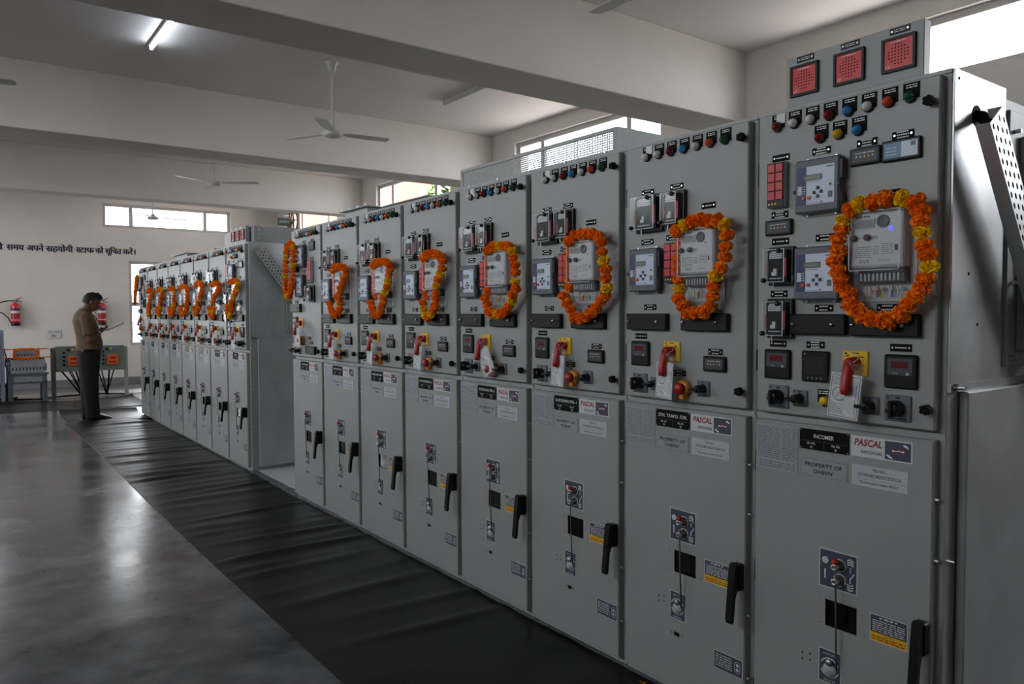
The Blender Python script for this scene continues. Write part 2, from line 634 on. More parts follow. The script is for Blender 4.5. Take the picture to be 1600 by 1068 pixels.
for a, b, c, d in H_right:
    window(a, b, c, d, pl_right, thirds(a, b))
    portal('portal', (XR + 0.14, (a + b) / 2, (c + d) / 2), (0, pi / 2, 0), d - c, b - a)
for a, b, c, d in H_left:
    window(a, b, c, d, pl_left, thirds(a, b) if d > 3 else ((a + b) / 2,), () if d > 3 else (1.62,))
    portal('portal', (XL - 0.14, (a + b) / 2, (c + d) / 2), (0, -pi / 2, 0), d - c, b - a)
for a, b, c, d in H_back:
    window(a, b, c, d, pl_back, thirds(a, b) if d > 3 else (), () if d > 3 else (1.62,))
    portal('portal', ((a + b) / 2, YB + 0.14, (c + d) / 2), (-pi / 2, 0, 0), b - a, d - c)
for a, b, c, d in H_front:
    if c > 0:
        window(a, b, c, d, pl_front, thirds(a, b))
    portal('portal', ((a + b) / 2, YN - 0.14, (c + d) / 2), (pi / 2, 0, 0), b - a, d - c)
# flush steel door behind the camera
mb = MB()
mb.box(-3.2, -2.2, YN, YN + 0.05, 0.0, 2.15, SKIRT, 0.005)
d1 = struct('door_1', mb, 'grey flush steel door')
ob('door_handle', MB().cyl((-2.32, YN + 0.05, 1.0), (-2.32, YN + 0.11, 1.0), 0.012, STEEL).cyl((-2.32, YN + 0.10, 1.0), (-2.44, YN + 0.10, 1.0), 0.010, STEEL), d1)

# painted Hindi safety line on the back wall
mb = MB()


def hindi(s, x0, x1, zb, hh):
    vs, fs, W, H = text_geo(s, 0, 0.012)
    return vs, fs, W, H


LZ = 2.735          # headline height of the lettering
KZ = 0.148          # metres per font unit


def put_word(s, x0, x1, half=False):
    """words are fitted between x0 and x1; their top line sits at LZ"""
    c = bpy.data.curves.new('t', 'FONT')
    c.body, c.offset, c.resolution_u = s, 0.014, 3
    o = bpy.data.objects.new('t', c)
    COL.objects.link(o)
    bpy.context.view_layer.update()
    me = o.evaluated_get(bpy.context.evaluated_depsgraph_get()).to_mesh()
    bm = bmesh.new()
    bm.from_mesh(me)
    bpy.data.objects.remove(o)
    bpy.data.curves.remove(c)
    if half:        # half form: the letter without its upright
        xm = max(v.co.x for v in bm.verts)
        bmesh.ops.bisect_plane(bm, geom=bm.verts[:] + bm.edges[:] + bm.faces[:], plane_co=(xm - 0.155, 0, 0), plane_no=(1, 0, 0), clear_outer=True)
    a, b = min(v.co.x for v in bm.verts), max(v.co.x for v in bm.verts)
    k = (x1 - x0) / (b - a)
    bm.verts.index_update()
    for q, dx in enumerate((-0.0055, 0.0, 0.0055)):       # the brush stroke is broad
        mb.add([(x0 + dx + (v.co.x - a) * k, YB - 0.002 - 0.0003 * q, LZ + (v.co.y - 0.66) * KZ * 1.06) for v in bm.verts],
               [tuple(v.index for v in f.verts) for f in bm.faces], INK)
    bm.free()


wx = lambda p: -1.375 + p * 0.001918
put_word('ते', wx(-50), wx(22))
put_word('समय', wx(48), wx(192))
put_word('अपने', wx(215), wx(357))
put_word('सहयोगी', wx(378), wx(613))
put_word('स', wx(640), wx(672), True)
put_word('टाफ', wx(670), wx(803))
put_word('को', wx(815), wx(888))
put_word('सू\u093fचत', wx(905), wx(1057))
put_word('करें', wx(1073), wx(1168))
put_word('।', wx(1184), wx(1192))
o = ob('painted_lettering', mb, wb)
o['label'] = 'dark blue Hindi lettering painted on the wall'

# chequered trench covers along the foot of the back wall
TRC = mat('trench_cover_steel', (112, 104, 98), 0.5, metal=0.3, vary=0.12, scale=9)
tr = struct('trim_6', None, 'strip of steel trench covers in the floor')
for i in range(8):
    x = -4.6 + i * 1.0
    ob('panel', MB().box(x, x + 0.992, 15.0, 15.75, -0.004, 0.006, TRC, 0.002), tr)

REFL_STRIP = mat('floor_reflection_strip', (186, 190, 192), 0.3, vary=0.12, scale=2.5)  # added strip: light reflected in the floor is put into its pale colour
struct('trim_7', MB().box(0.05, 3.2, 0.95, 12.2, -0.01, 0.0025, REFL_STRIP), 'pale floor strip under the cabinets with reflected light in its colour')

# ------------------------------------------------------------------ outside
PALE_GROUND = mat('pale_ground_outside', (208, 200, 192), 0.9, vary=0.08, scale=0.3)
WASH = mat('terracotta_render', (178, 88, 70), 0.85, vary=0.06, scale=1.5)
BAND = mat('pale_band', (214, 200, 186), 0.85)
LEAF = mat('tree_leaves', (128, 150, 104), 0.8, vary=0.3, scale=3)
BARK = mat('bark', (88, 74, 60), 0.9)
ASPH = mat('dark_yard_outside', (92, 92, 94), 0.9, vary=0.1, scale=0.4)
struct('ground', MB().box(-5.6, 60, -60, 90, -0.35, -0.16, PALE_GROUND).box(-60, -5.6, -60, 90, -0.35, -0.16, ASPH))  # mostly unseen ground, toned to steer the light bounced onto the ceiling
nb = thing('neighbouring_building', 'terracotta rendered building outside the high windows of the right wall', 'building', (10.5, 22.0, -0.16))
ob('facade', MB().box(-0.5, 0.5, -5.0, 14, 0, 9.0, WASH), nb)
for i in range(4):
    ob('window', MB().box(-0.58, -0.45, -2.9 + i * 4.2, -1.5 + i * 4.2, 1.2, 2.6, BAND).box(-0.6, -0.5, -2.8 + i * 4.2, -1.6 + i * 4.2, 1.3, 2.5, BLACKG), nb)
ob('roof_band', MB().box(-0.7, 0.7, -5.2, 14.2, 9.0, 9.5, BAND), nb)


def tree(name, label, loc, r, h, n, seed):
    rd = random.Random(seed)
    t = thing(name, label, 'tree', loc)
    ob('trunk', MB().tube([(0, 0, 0), (0.08, 0.03, h * 0.4), (0, 0, h)], [0.16, 0.12, 0.07], BARK, 8), t)
    lf = MB()
    for _ in range(n):
        v = Vector((rd.gauss(0, 1), rd.gauss(0, 1), rd.gauss(0, 1))).normalized() * r * rd.uniform(0.35, 1.0)
        c = Vector((0, 0, h)) + Vector((v.x, v.y, v.z * 0.8))
        a = Vector((rd.uniform(-1, 1), rd.uniform(-1, 1), rd.uniform(-1, 1))).normalized()
        b = a.orthogonal().normalized()
        s = rd.uniform(0.12, 0.22)
        lf.add([c - a * s, c + b * s * 0.5, c + a * s, c - b * s * 0.5], [(0, 1, 2, 3)], LEAF)
    f = ob('foliage', lf, t)
    f['kind'] = 'stuff'
    return t


tree('leafy_tree', 'leafy green tree outside the far side windows, past the terracotta building', (7.2, 15.0, -0.16), 0.62, 4.3, 700, 3)
tree('garden_bush', 'green bush outside the lower window of the back wall', (1.9, 30.0, -0.16), 1.2, 0.8, 500, 5)
# ------------------------------------------------------------------ switchgear cabinets
# cabinet space: x runs along the front from its left edge, -y comes out of the front, z up; the doors' face is y = -0.03
FD = -0.03
W, HT = 0.6, 2.06
Y1, Y2 = 0.9376, 6.8566           # near ends of the two rows


def at(name, key, fn, root, s, z, t=0.0, rot=(0, 0, 0)):
    return ob(name, cached(key, fn), root, (s, FD - t, z), rot)


def sub(name, key, fn, par, loc=(0, 0, 0)):
    return ob(name, cached(key, fn), par, loc)


def legend(root, s0, z1, s1, z0, n=2, seed=0):
    w, h = round(s1 - s0, 3), round(z1 - z0, 3)
    w = 0.06 if abs(w - 0.06) < 0.008 else w
    h = 0.021

    def fn():
        rd = random.Random(seed + n)
        m = MB().box(-w / 2, w / 2, -0.002, 0, -h / 2, h / 2, BLACKM)
        for sx in (-1, 1):
            m.disc(sx * (w / 2 - 0.007), 0, 0.0032, -0.0024, STEEL, 8)
        k = n
        for i in range(k):
            z = h * 0.36 * ((k - 1) / 2 - i) * (1.4 if k == 2 else 1)
            ww = w * rd.uniform(0.22, 0.30)
            x = -ww
            while x < ww - 0.001:
                e = min(ww, x + rd.uniform(0.003, 0.006))
                m.quad(x, e, z - 0.0018, z + 0.0018, -0.0024, WHITE)
                x = e + 0.0012
        return m
    return at('legend_plate', ('legend_plate', w, n, seed), fn, root, (s0 + s1) / 2, (z0 + z1) / 2)


def lamp(root, s, z, lens, lname, torn=False):
    def bez():
        m = MB()
        m.lathe([(0.0, 0.0), (0.0165, 0.0), (0.0165, 0.006), (0.0145, 0.0085), (0.0135, 0.0085)], BLACKG, axis='y', n=18)
        return m

    def dome():
        prof = [(0.0140 * cos(a), 0.008 + 0.019 * sin(a)) for a in [radians(x) for x in (0, 15, 32, 50, 68, 82)]] + [(0.0, 0.0272)]
        return MB().lathe([(0.0140, 0.004)] + prof, lens, axis='y', n=18)

    def flag():
        rd = random.Random(3)
        m = MB().box(-0.021, 0.024, -0.0016, 0, -0.004, 0.039, BLACKM)
        m.lines(-0.013, 0.018, 0.024, 0.036, 2, -0.002, WHITE, 0.45, 3, rd)
        if torn:
            m.box(-0.004, 0.026, -0.0032, -0.0017, 0.010, 0.040, WHITEP)
        return m
    o = at('indicator_lamp', 'lamp_bezel', bez, root, s, z, 0.0016)
    o['label'] = lname + ' indicator lamp'
    sub('lens', 'lens_' + lname, dome, o)
    sub('legend_flag', ('legend_flag', torn), flag, o, (0, 0.0016, 0))
    return o


def knob(root, s, z):
    def fn():
        m = MB().cyl((0, 0, 0), (0, -0.016, 0), 0.006, STEEL, n=10)
        for k in range(5):
            a = 2 * pi * k / 5
            m.cyl((0.0085 * cos(a), -0.012, 0.0085 * sin(a)), (0.0085 * cos(a), -0.030, 0.0085 * sin(a)), 0.0062, BLACKM, n=9)
        return m.cyl((0, -0.012, 0), (0, -0.031, 0), 0.0105, BLACKM, n=14)
    return at('door_knob', 'door_knob', fn, root, s, z)


def relay(root, s, z):
    """numerical protection relay, centre (s, z)"""
    w, h, t = 0.145, 0.160, 0.036

    def case():
        m = MB().box(-w / 2, w / 2, -t, 0, -h / 2, h / 2, RGREY, 0.005)
        for zz in (h / 2 + 0.004, -h / 2 - 0.004):
            m.box(-w * 0.34, w * 0.38, -0.006, 0, zz - 0.005, zz + 0.005, LGREY, 0.001)
            for x in (-w * 0.30, w * 0.33):
                m.cyl((x, 0, zz), (x, -0.011, zz), 0.004, STEEL, n=8)
        m.box(w / 2 - 0.004, w / 2 + 0.007, -t + 0.006, -0.004, 0.012, h / 2 - 0.012, DGREY, 0.002)
        m.box(w / 2 - 0.004, w / 2 + 0.005, -t + 0.008, -0.008, -h / 2 + 0.01, -0.03, DGREY, 0.002)
        m.sphere((w / 2 + 0.002, -t, -0.005), 0.006, DGREY, 8, 6)
        m.sphere((-w / 2, -t + 0.002, -0.012), 0.006, DGREY, 8, 6)
        return m

    def face():
        rd = random.Random(5)
        m = MB().quad(-0.032, 0.058, -0.055, 0.058, -0.0006, PALE)
        m.quad(-0.063, -0.032, -0.055, 0.058, -0.0006, NAVY)
        m.box(-0.040, 0.018, -0.002, 0, 0.016, 0.033, LCDD)
        m.quad(-0.034, 0.014, 0.019, 0.030, -0.0024, LCD)
        m.quad(0.034, 0.054, 0.0495, 0.0525, -0.001, NAVY)
        m.quad(-0.028, 0.010, 0.0105, 0.0118, -0.001, ALUD)
        m.quad(-0.060, -0.047, -0.024, 0.002, -0.001, WHITE)
        m.lines(-0.058, -0.049, -0.022, 0.0, 5, -0.0013, ALUD, 0.4, 2, rd)
        for i in range(4):
            for x in (-0.043, -0.037):
                m.disc(x, -0.0005 - i * 0.007, 0.0019, -0.001, PALE, 8)
            m.disc(-0.023, -0.0005 - i * 0.007, 0.002, -0.001, WHITE, 8)
        m.quad(-0.028, 0.015, -0.052, -0.051, -0.001, ALUD)
        m.disc(0.018, -0.050, 0.003, -0.001, REDT, 8)
        m.quad(0.040, 0.052, -0.008, 0.004, -0.001, WHITE)
        m.quad(0.042, 0.050, -0.006, 0.002, -0.0013, DGREY)
        m.quad(0.039, 0.053, -0.040, -0.022, -0.001, DGREY)
        m.quad(0.041, 0.051, -0.038, -0.024, -0.0013, SWGREY)
        return m

    def keys():
        m = MB()
        for x, z_ in ((0.006, -0.008), (-0.005, -0.021), (0.017, -0.020), (0.006, -0.033)):
            m.box(x - 0.0042, x + 0.0042, -0.004, 0, z_ - 0.0045, z_ + 0.0045, DGREY, 0.001)
        return m

    def okeys():
        m = MB()
        m.box(-0.045, -0.035, -0.004, 0, -0.040, -0.030, ORG, 0.001)
        return m.box(-0.027, -0.017, -0.004, 0, -0.040, -0.030, ORG, 0.001)
    o = at('protection_relay', 'relay_case', case, root, s, z)
    sub('face_plate', 'relay_face', face, o, (0, -t, 0))
    sub('arrow_keys', 'relay_keys', keys, o, (0, -t - 0.0008, 0))
    sub('reset_keys', 'relay_okeys', okeys, o, (0, -t - 0.0008, 0))
    return o


def aux_relay(root, s0, z1, s1, z0, seed=1):
    """trip relay under a clear screwed cover"""
    w, h = round(s1 - s0, 3), round(z1 - z0, 3)
    t = 0.05

    def back():
        rd = random.Random(seed)
        m = MB().box(-w / 2 - 0.004, w / 2 + 0.006, -0.012, 0, -h / 2 - 0.004, h / 2 + 0.004, BLACK, 0.002)
        m.box(-w * 0.42, w * 0.42, -0.030, -0.012, -h * 0.43, h * 0.43, BLACKM)
        m.prism([(-w * 0.30, h * 0.20), (w * 0.24, h * 0.20), (w * 0.24, h * 0.40), (-w * 0.22, h * 0.40), (-w * 0.30, h * 0.33)], -0.036, -0.030, WHITEP)
        m.lines(-w * 0.28, w * 0.24, h * 0.22, h * 0.38, 3, -0.0365, ALUD, 0.3, 4, rd)
        m.box(w * 0.28, w * 0.40, -0.034, -0.030, -h * 0.30, h * 0.20, REDP)
        m.box(-w * 0.44, -w * 0.36, -0.034, -0.030, -h * 0.26, h * 0.10, REDP)
        for x, z, a, b in ((-w * 0.04, -h * 0.13, 0.006, 0.008), (-w * 0.08, -h * 0.22, 0.009, 0.008)):
            m.box(x - a, x + a, -0.038, -0.030, z - b * 0.7, z + b * 0.7, WHITEP)
        m.box(-w * 0.3, w * 0.2, -0.034, -0.030, -h * 0.36, -h * 0.33, LGREY)
        return m

    def cover():
        m = MB().box(-w / 2, w / 2, -t, -0.0125, -h / 2, h / 2, CLEAR, 0.006)
        e = 0.0016
        for sx in (-1, 1):
            m.box(sx * (w / 2 - 0.006) - e, sx * (w / 2 - 0.006) + e, -t - 0.0006, -t, -h / 2 + 0.006, h / 2 - 0.006, GLINT)
            m.box(-w / 2 + 0.006, w / 2 - 0.006, -t - 0.0006, -t, sx * (h / 2 - 0.006) - e * 0.7, sx * (h / 2 - 0.006) + e * 0.7, GLINT)
            m.box(sx * w / 2 - 0.0004, sx * w / 2 + 0.0006, -0.016, -0.013, -h / 2, h / 2, GLINT)
        return m

    def screw():
        return MB().lathe([(0.0, 0.0), (0.0078, 0.0), (0.0078, 0.010), (0.006, 0.013), (0.0, 0.013)], BLACKG, (0, 0, 0), 'y', 12)

    def pin():
        return MB().cyl((0, 0, 0.004), (0, 0, -0.014), 0.0022, STEEL, n=8)
    o = at('auxiliary_relay', ('aux_relay', w, h, seed), back, root, (s0 + s1) / 2, (z0 + z1) / 2)
    sub('clear_cover', ('clear_cover', w, h), cover, o)
    for x, z in ((w * 0.24, h * 0.40), (-w * 0.40, -h * 0.40)):
        sub('cover_screw', 'cover_screw', screw, o, (x, -t + 0.002, z))
    sub('reset_pin', 'reset_pin', pin, o, (-w * 0.08, -t + 0.01, -h / 2))
    return o


def meter(root, s, z, led=False):
    """energy meter centred s, z (meter body), clear terminal cover below"""
    w, h, t = 0.158, 0.178, 0.055

    def base():
        m = MB().box(-w / 2 + 0.004, w / 2 - 0.002, -0.040, -0.004, -h / 2 + 0.012, h / 2 - 0.006, LGREY, 0.004)
        m.box(-w / 2 - 0.006, w / 2 + 0.014, -0.004, 0, -h / 2 - 0.08, h / 2 + 0.004, WHITEP)
        m.box(-w / 2 + 0.02, w / 2 - 0.004, -0.030, -0.004, -h / 2 - 0.028, -h / 2 + 0.010, DGREY, 0.002)
        for i in range(10):
            x = -w / 2 + 0.028 + i * 0.0118
            m.box(x, x + 0.005, -0.033, -0.030, -h / 2 - 0.022, -h / 2 - 0.002, LGREY)
        return m

    def face():
        rd = random.Random(9)
        m = MB().quad(-w / 2 + 0.008, w / 2 - 0.012, -h / 2 + 0.022, h / 2 - 0.010, -0.0405, WHITEP)
        m.box(-0.066, -0.006, -0.043, -0.040, 0.036, 0.062, LGREY)
        m.quad(-0.063, -0.009, 0.039, 0.059, -0.0434, LCD)
        m.lines(-0.062, -0.02, 0.066, 0.072, 1, -0.0412, ALUD, 0.7, 4, rd)
        m.lathe([(0.0, 0.0), (0.018, 0.0), (0.018, 0.004), (0.014, 0.005), (0.014, 0.003), (0.0, 0.003)], SWGREY, (0.018, -0.040, 0.052), 'y', 20)
        m.disc(0.018, 0.055, 0.0022, -0.0436, BLACK, 8)
        m.disc(0.018, 0.049, 0.0022, -0.0436, BLACK, 8)
        m.disc(0.040, 0.031, 0.0062 if led else 0.003, -0.0412, LEDB if led else ALUD, 12)
        for x in (-0.064, -0.026):
            m.lathe([(0.0, 0.0), (0.009, 0.0), (0.009, 0.010), (0.006, 0.013), (0.0, 0.013)], DGREY, (x, -0.040, 0.010), 'y', 14)
            m.disc(x - 0.002, 0.012, 0.0045, -0.0535, REDD, 10)
        m.quad(-0.056, -0.032, 0.008, 0.012, -0.0412, ALU)
        m.quad(-0.016, 0.004, 0.004, 0.014, -0.0412, ALU)
        m.lines(-0.062, -0.016, -0.048, -0.014, 6, -0.0412, ALUD, 0.3, 4, rd)
        m.lines(-0.010, 0.008, -0.04, -0.014, 5, -0.0412, ALUD, 0.3, 2, rd)
        m.lines(0.014, 0.048, -0.04, -0.008, 6, -0.0412, ALUD, 0.3, 3, rd)
        m.lines(-0.05, -0.02, -0.062, -0.052, 2, -0.0412, ALUD, 0.45, 3, rd)
        m.lines(0.005, 0.04, -0.060, -0.053, 2, -0.0412, ALUD, 0.3, 3, rd)
        m.quad(0.050, 0.060, -0.030, -0.014, -0.0412, DGREY)
        return m

    def cover():
        m = MB().box(-w / 2, w / 2 - 0.004, -t, -0.040, -h / 2, h / 2, CLEAR, 0.008)
        m.box(-0.016, 0.012, -t + 0.006, -0.042, h / 2 - 0.001, h / 2 + 0.006, CLEAR, 0.002)
        e = 0.0015
        for sx in (-1, 1):
            m.box(sx * (w / 2 - 0.008) - e - 0.002, sx * (w / 2 - 0.008) + e - 0.002, -t - 0.0006, -t, -h / 2 + 0.008, h / 2 - 0.008, GLINT)
            m.box(-w / 2 + 0.008, w / 2 - 0.012, -t - 0.0006, -t, sx * (h / 2 - 0.007) - e * 0.7, sx * (h / 2 - 0.007) + e * 0.7, GLINT)
        return m

    def tcover():
        m = MB().box(-w / 2 + 0.014, w / 2 + 0.010, -0.036, -0.005, -h / 2 - 0.082, -h / 2 - 0.004, CLEAR, 0.004)
        for i, x in enumerate((0.0, 0.010, 0.022, 0.031, 0.044, 0.066, 0.073, 0.088, 0.1)):
            mm = (WHITEP, YEL, WHITEP, REDP, YEL, WHITEP, L_BLUE, WHITEP, WHITEP)[i]
            m.cyl((-w / 2 + 0.04 + x, -0.018, -h / 2 - 0.068), (-w / 2 + 0.038 + x + 0.003 * (i % 3), -0.018, -h / 2 - 0.042), 0.0022, mm, n=6)
            m.cyl((-w / 2 + 0.038 + x, -0.018, -h / 2 - 0.048), (-w / 2 + 0.038 + x, -0.018, -h / 2 - 0.036), 0.0034, WHITEP, n=6)
        return m
    o = at('energy_meter', 'meter_base', base, root, s, z)
    sub('face_plate', ('meter_face', led), face, o)
    sub('clear_cover', 'meter_cover', cover, o)
    sub('terminal_cover', 'meter_tcover', tcover, o)
    return o


def term_block(root, s0, z1, s1, z0):
    w, h = round(s1 - s0, 3), round(z1 - z0, 3)

    def fn():
        m = MB().box(-w / 2, w / 2, -0.022, 0, -h / 2, h / 2, BLACK, 0.003)
        for x in (-w / 2 + 0.012, w * 0.28):
            m.lathe([(0.0, 0.0), (0.0062, 0.0), (0.0062, 0.005), (0.0, 0.006)], STEEL, (x, -0.022, 0.0), 'y', 10)
        return m
    return at('test_terminal_block', ('term_block', w, h), fn, root, (s0 + s1) / 2, (z0 + z1) / 2)


def panel_meter(root, s0, z1, s1, z0, kind='amp'):
    w, h = round(s1 - s0, 3), round(z1 - z0, 3)

    def case():
        m = MB().box(-w / 2, w / 2, -0.011, 0, -h / 2, h / 2, BLACK, 0.004)
        if kind == 'amp':
            m.quad(-w * 0.38, w * 0.36, -h * 0.10, h * 0.38, -0.0113, DGREY)
            m.disc(w * 0.22, -h * 0.06, 0.0042, -0.0118, STEEL, 10)
            m.disc(-w * 0.18, -h * 0.05, 0.0018, -0.0118, LGREY, 8)
            m.disc(-w * 0.10, -h * 0.06, 0.0018, -0.0118, LGREY, 8)
        else:
            for i in range(4):
                m.disc(-w * 0.24 + i * w * 0.16, -h * 0.38, 0.0036, -0.0113, SWGREY, 10)
            m.disc(-w * 0.36, h * 0.40, 0.002, -0.0113, WHITE, 8)
        return m

    def disp():
        m = MB()
        if kind == 'amp':
            m.quad(-w * 0.28, w * 0.24, h * 0.10, h * 0.30, 0, REDD)
        else:
            m.quad(-w * 0.36, w * 0.36, -h * 0.26, h * 0.32, 0, BLACKG)
        return m
    o = at('panel_meter', ('panel_meter', w, h, kind), case, root, (s0 + s1) / 2, (z0 + z1) / 2)
    sub('display', ('display', w, h, kind), disp, o, (0, -0.0120, 0))
    return o


def supervision(root, s0, z1, s1, z0, leds=True):
    w, h = round(s1 - s0, 3), round(z1 - z0, 3)

    def case():
        rd = random.Random(4)
        m = MB().box(-w / 2, w / 2, -0.012, 0, -h / 2, h / 2, BLACK, 0.003)
        if leds:
            m.quad(-w * 0.40, w * 0.40, -h * 0.34, h * 0.34, -0.0124, DGREY)
            m.lines(-w * 0.3, w * 0.3, h * 0.12, h * 0.24, 1, -0.0128, LGREY, 0.5, 5, rd)
            for i, c in enumerate((LGREY, LGREY, L_YEL, ORG, LGREY)):
                m.disc(-w * 0.26 + i * w * 0.13, -h * 0.02, 0.0028, -0.0128, c, 8)
        else:
            m.quad(-w * 0.43, w * 0.02, -h * 0.36, h * 0.36, -0.0124, mat('relay_front_blue', (84, 126, 162), 0.4))
            m.quad(w * 0.02, w * 0.43, -h * 0.36, h * 0.36, -0.0124, PALE)
            m.lines(-w * 0.38, -w * 0.1, -h * 0.28, h * 0.2, 3, -0.0128, PALE, 0.25, 3, rd)
            m.quad(w * 0.26, w * 0.38, h * 0.10, h * 0.30, -0.0128, SWGREY)
        return m
    return at('supervision_relay', ('supervision', w, h, leds), case, root, (s0 + s1) / 2, (z0 + z1) / 2)


def annunciator(root, s0, z1, s1, z0):
    w, h = round(s1 - s0, 3), round(z1 - z0, 3)

    def case():
        m = MB().box(-w / 2, w / 2, -0.020, 0, -h / 2, h / 2, ALU, 0.002)
        m.box(-w / 2 + 0.002, w / 2 - 0.002, -0.022, -0.018, -h / 2 + 0.002, h / 2 - 0.002, BLACK)
        for i, c in enumerate((LGREY, L_YEL, L_YEL, L_GREEN, REDD)):
            m.disc(-w * 0.36 + i * w * 0.18, -h / 2 + 0.011, 0.0038, -0.0226, c, 8)
        return m
    o = at('annunciator', ('annunciator', w, h), case, root, (s0 + s1) / 2, (z0 + z1) / 2)

    def win():
        a, b = (w - 0.008) / 4 - 0.0015, (h - 0.026) / 8 - 0.0015
        return MB().box(-a, a, -0.004, 0, -b, b, REDB, 0.001)
    for i in range(4):
        for j in range(2):
            sub('window_tile', ('window_tile', w, h), win, o,
                ((j - 0.5) * (w - 0.008) / 2, -0.021, h / 2 - 0.004 - (i + 0.5) * (h - 0.026) / 4))
    return o


def rotary(root, s, z, size=0.074):
    def plate():
        k = size / 0.074
        m = MB().box(-size / 2, size / 2, -0.006, 0, -size / 2, size / 2, SWGREY, 0.003)
        m.disc(-size * 0.36, size * 0.38, 0.003 * k, -0.0064, BLACK, 8)
        m.quad(-size * 0.08, size * 0.10, size * 0.36, size * 0.42, -0.0064, BLACK)
        m.quad(-size * 0.36, size * 0.36, -size * 0.43, -size * 0.38, -0.0064, BLACK)
        return m

    def knb():
        r = size * 0.29
        m = MB().lathe([(r * 1.05, 0.0), (r * 1.05, 0.008), (r * 0.9, 0.014), (r * 0.85, 0.034), (r * 0.7, 0.038), (0.0, 0.038)], BLACKG, (0, 0, 0), 'y', 20)
        if size > 0.06:
            return m.box(-r * 0.28, r * 0.28, -0.046, -0.010, -r * 1.1, r * 1.1, BLACKG, 0.003)
        return m.box(-r * 1.5, r * 0.9, -0.050, -0.030, -r * 0.32, r * 0.32, BLACKG, 0.003)
    o = at('rotary_switch', ('rotary_plate', size), plate, root, s, z)
    sub('knob', ('rotary_knob', size), knb, o, (0, -0.006, 0))
    return o


def breaker_switch(root, s, z):
    """yellow escutcheon with a red pistol-grip handle"""
    def plate():
        m = MB().box(-0.039, 0.039, -0.006, 0, -0.038, 0.036, YEL, 0.003)
        m.disc(-0.028, 0.028, 0.0036, -0.0064, BLACK, 8)
        m.quad(-0.008, 0.012, 0.028, 0.031, -0.0064, BLACK)
        m.quad(-0.030, -0.018, 0.019, 0.022, -0.0064, BLACK)
        return m.quad(0.012, 0.028, 0.017, 0.020, -0.0064, BLACK)

    def grip():
        m = MB().lathe([(0.020, 0.0), (0.020, 0.010), (0.0175, 0.014), (0.0175, 0.034), (0.013, 0.041), (0.0, 0.043)], REDP, (0, 0, 0), 'y', 18)
        m.tube([(0, -0.024, 0.004), (0, -0.033, -0.014), (0, -0.042, -0.04), (0.001, -0.051, -0.076), (0.001, -0.053, -0.088)], [0.0165, 0.0175, 0.0165, 0.0155, 0.012], REDP, 12)
        m.disc(-0.002, 0.002, 0.0036, -0.0434, BLACKM, 8)
        return m
    o = at('breaker_switch', 'breaker_plate', plate, root, s, z)
    o['label'] = 'yellow breaker switch plate with red grip'
    sub('grip_handle', 'breaker_grip', grip, o, (0, -0.006, 0))
    return o


def mushroom(root, s, z):
    def shroud():
        m = MB().lathe([(0.0, 0.0), (0.028, 0.0), (0.028, 0.020), (0.024, 0.026), (0.016, 0.026)], ORGY, (0, 0, 0), 'y', 20)
        return m.box(-0.008, 0.012, -0.03, 0, -0.040, -0.022, ORGY, 0.002)

    def btn():
        return MB().lathe([(0.012, 0.0), (0.012, 0.030), (0.020, 0.036), (0.020, 0.044), (0.014, 0.050), (0.0, 0.052)], REDP, (0, 0, 0), 'y', 20)
    o = at('emergency_button', 'mushroom_shroud', shroud, root, s, z)
    sub('red_button', 'mushroom_button', btn, o)
    return o


# -------- lower door furniture
def door_lower(root):
    x0, x1, z0, z1 = 0.017, 0.580, 0.030, 1.068
    a, b, c, d = 0.271, 0.371, 0.464, 0.545
    f, k = FD, 0.0

    def fn():
        m = MB()
        e = 0.004
        for X0, X1, Z0, Z1 in ((x0 + e, a, z0 + e, z1 - e), (b, x1 - e, z0 + e, z1 - e), (a, b, z0 + e, c), (a, b, d, z1 - e)):
            m.quad(X0, X1, Z0, Z1, f, PAINT)
        O = [(x0, z0), (x1, z0), (x1, z1), (x0, z1)]
        I = [(x0 + e, z0 + e), (x1 - e, z0 + e), (x1 - e, z1 - e), (x0 + e, z1 - e)]
        for i in range(4):
            j = (i + 1) % 4
            m.add([(O[i][0], f + e, O[i][1]), (O[j][0], f + e, O[j][1]), (I[j][0], f, I[j][1]), (I[i][0], f, I[i][1])], [(0, 1, 2, 3)], PAINT)
            m.add([(O[i][0], k, O[i][1]), (O[j][0], k, O[j][1]), (O[j][0], f + e, O[j][1]), (O[i][0], f + e, O[i][1])], [(0, 1, 2, 3)], PAINT)
        H = [(a, c), (b, c), (b, d), (a, d)]
        for i in range(4):
            j = (i + 1) % 4
            m.add([(H[i][0], f, H[i][1]), (H[j][0], f, H[j][1]), (H[j][0], k - 0.002, H[j][1]), (H[i][0], k - 0.002, H[i][1])], [(0, 1, 2, 3)], BLACKM)
        m.quad(a, b, c, d, k - 0.002, BLACKM)
        for X, Z in ((0.248, 0.538), (0.394, 0.539), (0.393, 0.470), (0.248, 0.469)):
            m.lathe([(0.0, 0.0), (0.0046, 0.0), (0.003, 0.002), (0.0, 0.0024)], PAINT2, (X, f, Z), 'y', 8)
        for X, Z in ((0.196, 0.352), (0.196, 0.332), (0.222, 0.357), (0.222, 0.337)):
            m.disc(X, Z, 0.0032, f - 0.0004, BLACKM, 8)
        m.box(0.272, 0.297, f - 0.0012, f, 0.226, 0.240, BLACKM)
        for X in (0.260, 0.309):
            m.disc(X, 0.233, 0.0036, f - 0.0004, DGREY, 8)
        for Z in (0.907, 0.740, 0.396, 0.18):
            m.cyl((x1, f * 0.5, Z), (x1 + 0.010, f * 0.5, Z), 0.0062, STEEL, n=6)
        return m
    o = ob('lower_door', cached('lower_door', fn), root)

    def gl():
        return MB().quad(a, b, c, d, f + 0.006, TINT)
    sub('inspection_glass', 'inspection_glass', gl, o)
    return o


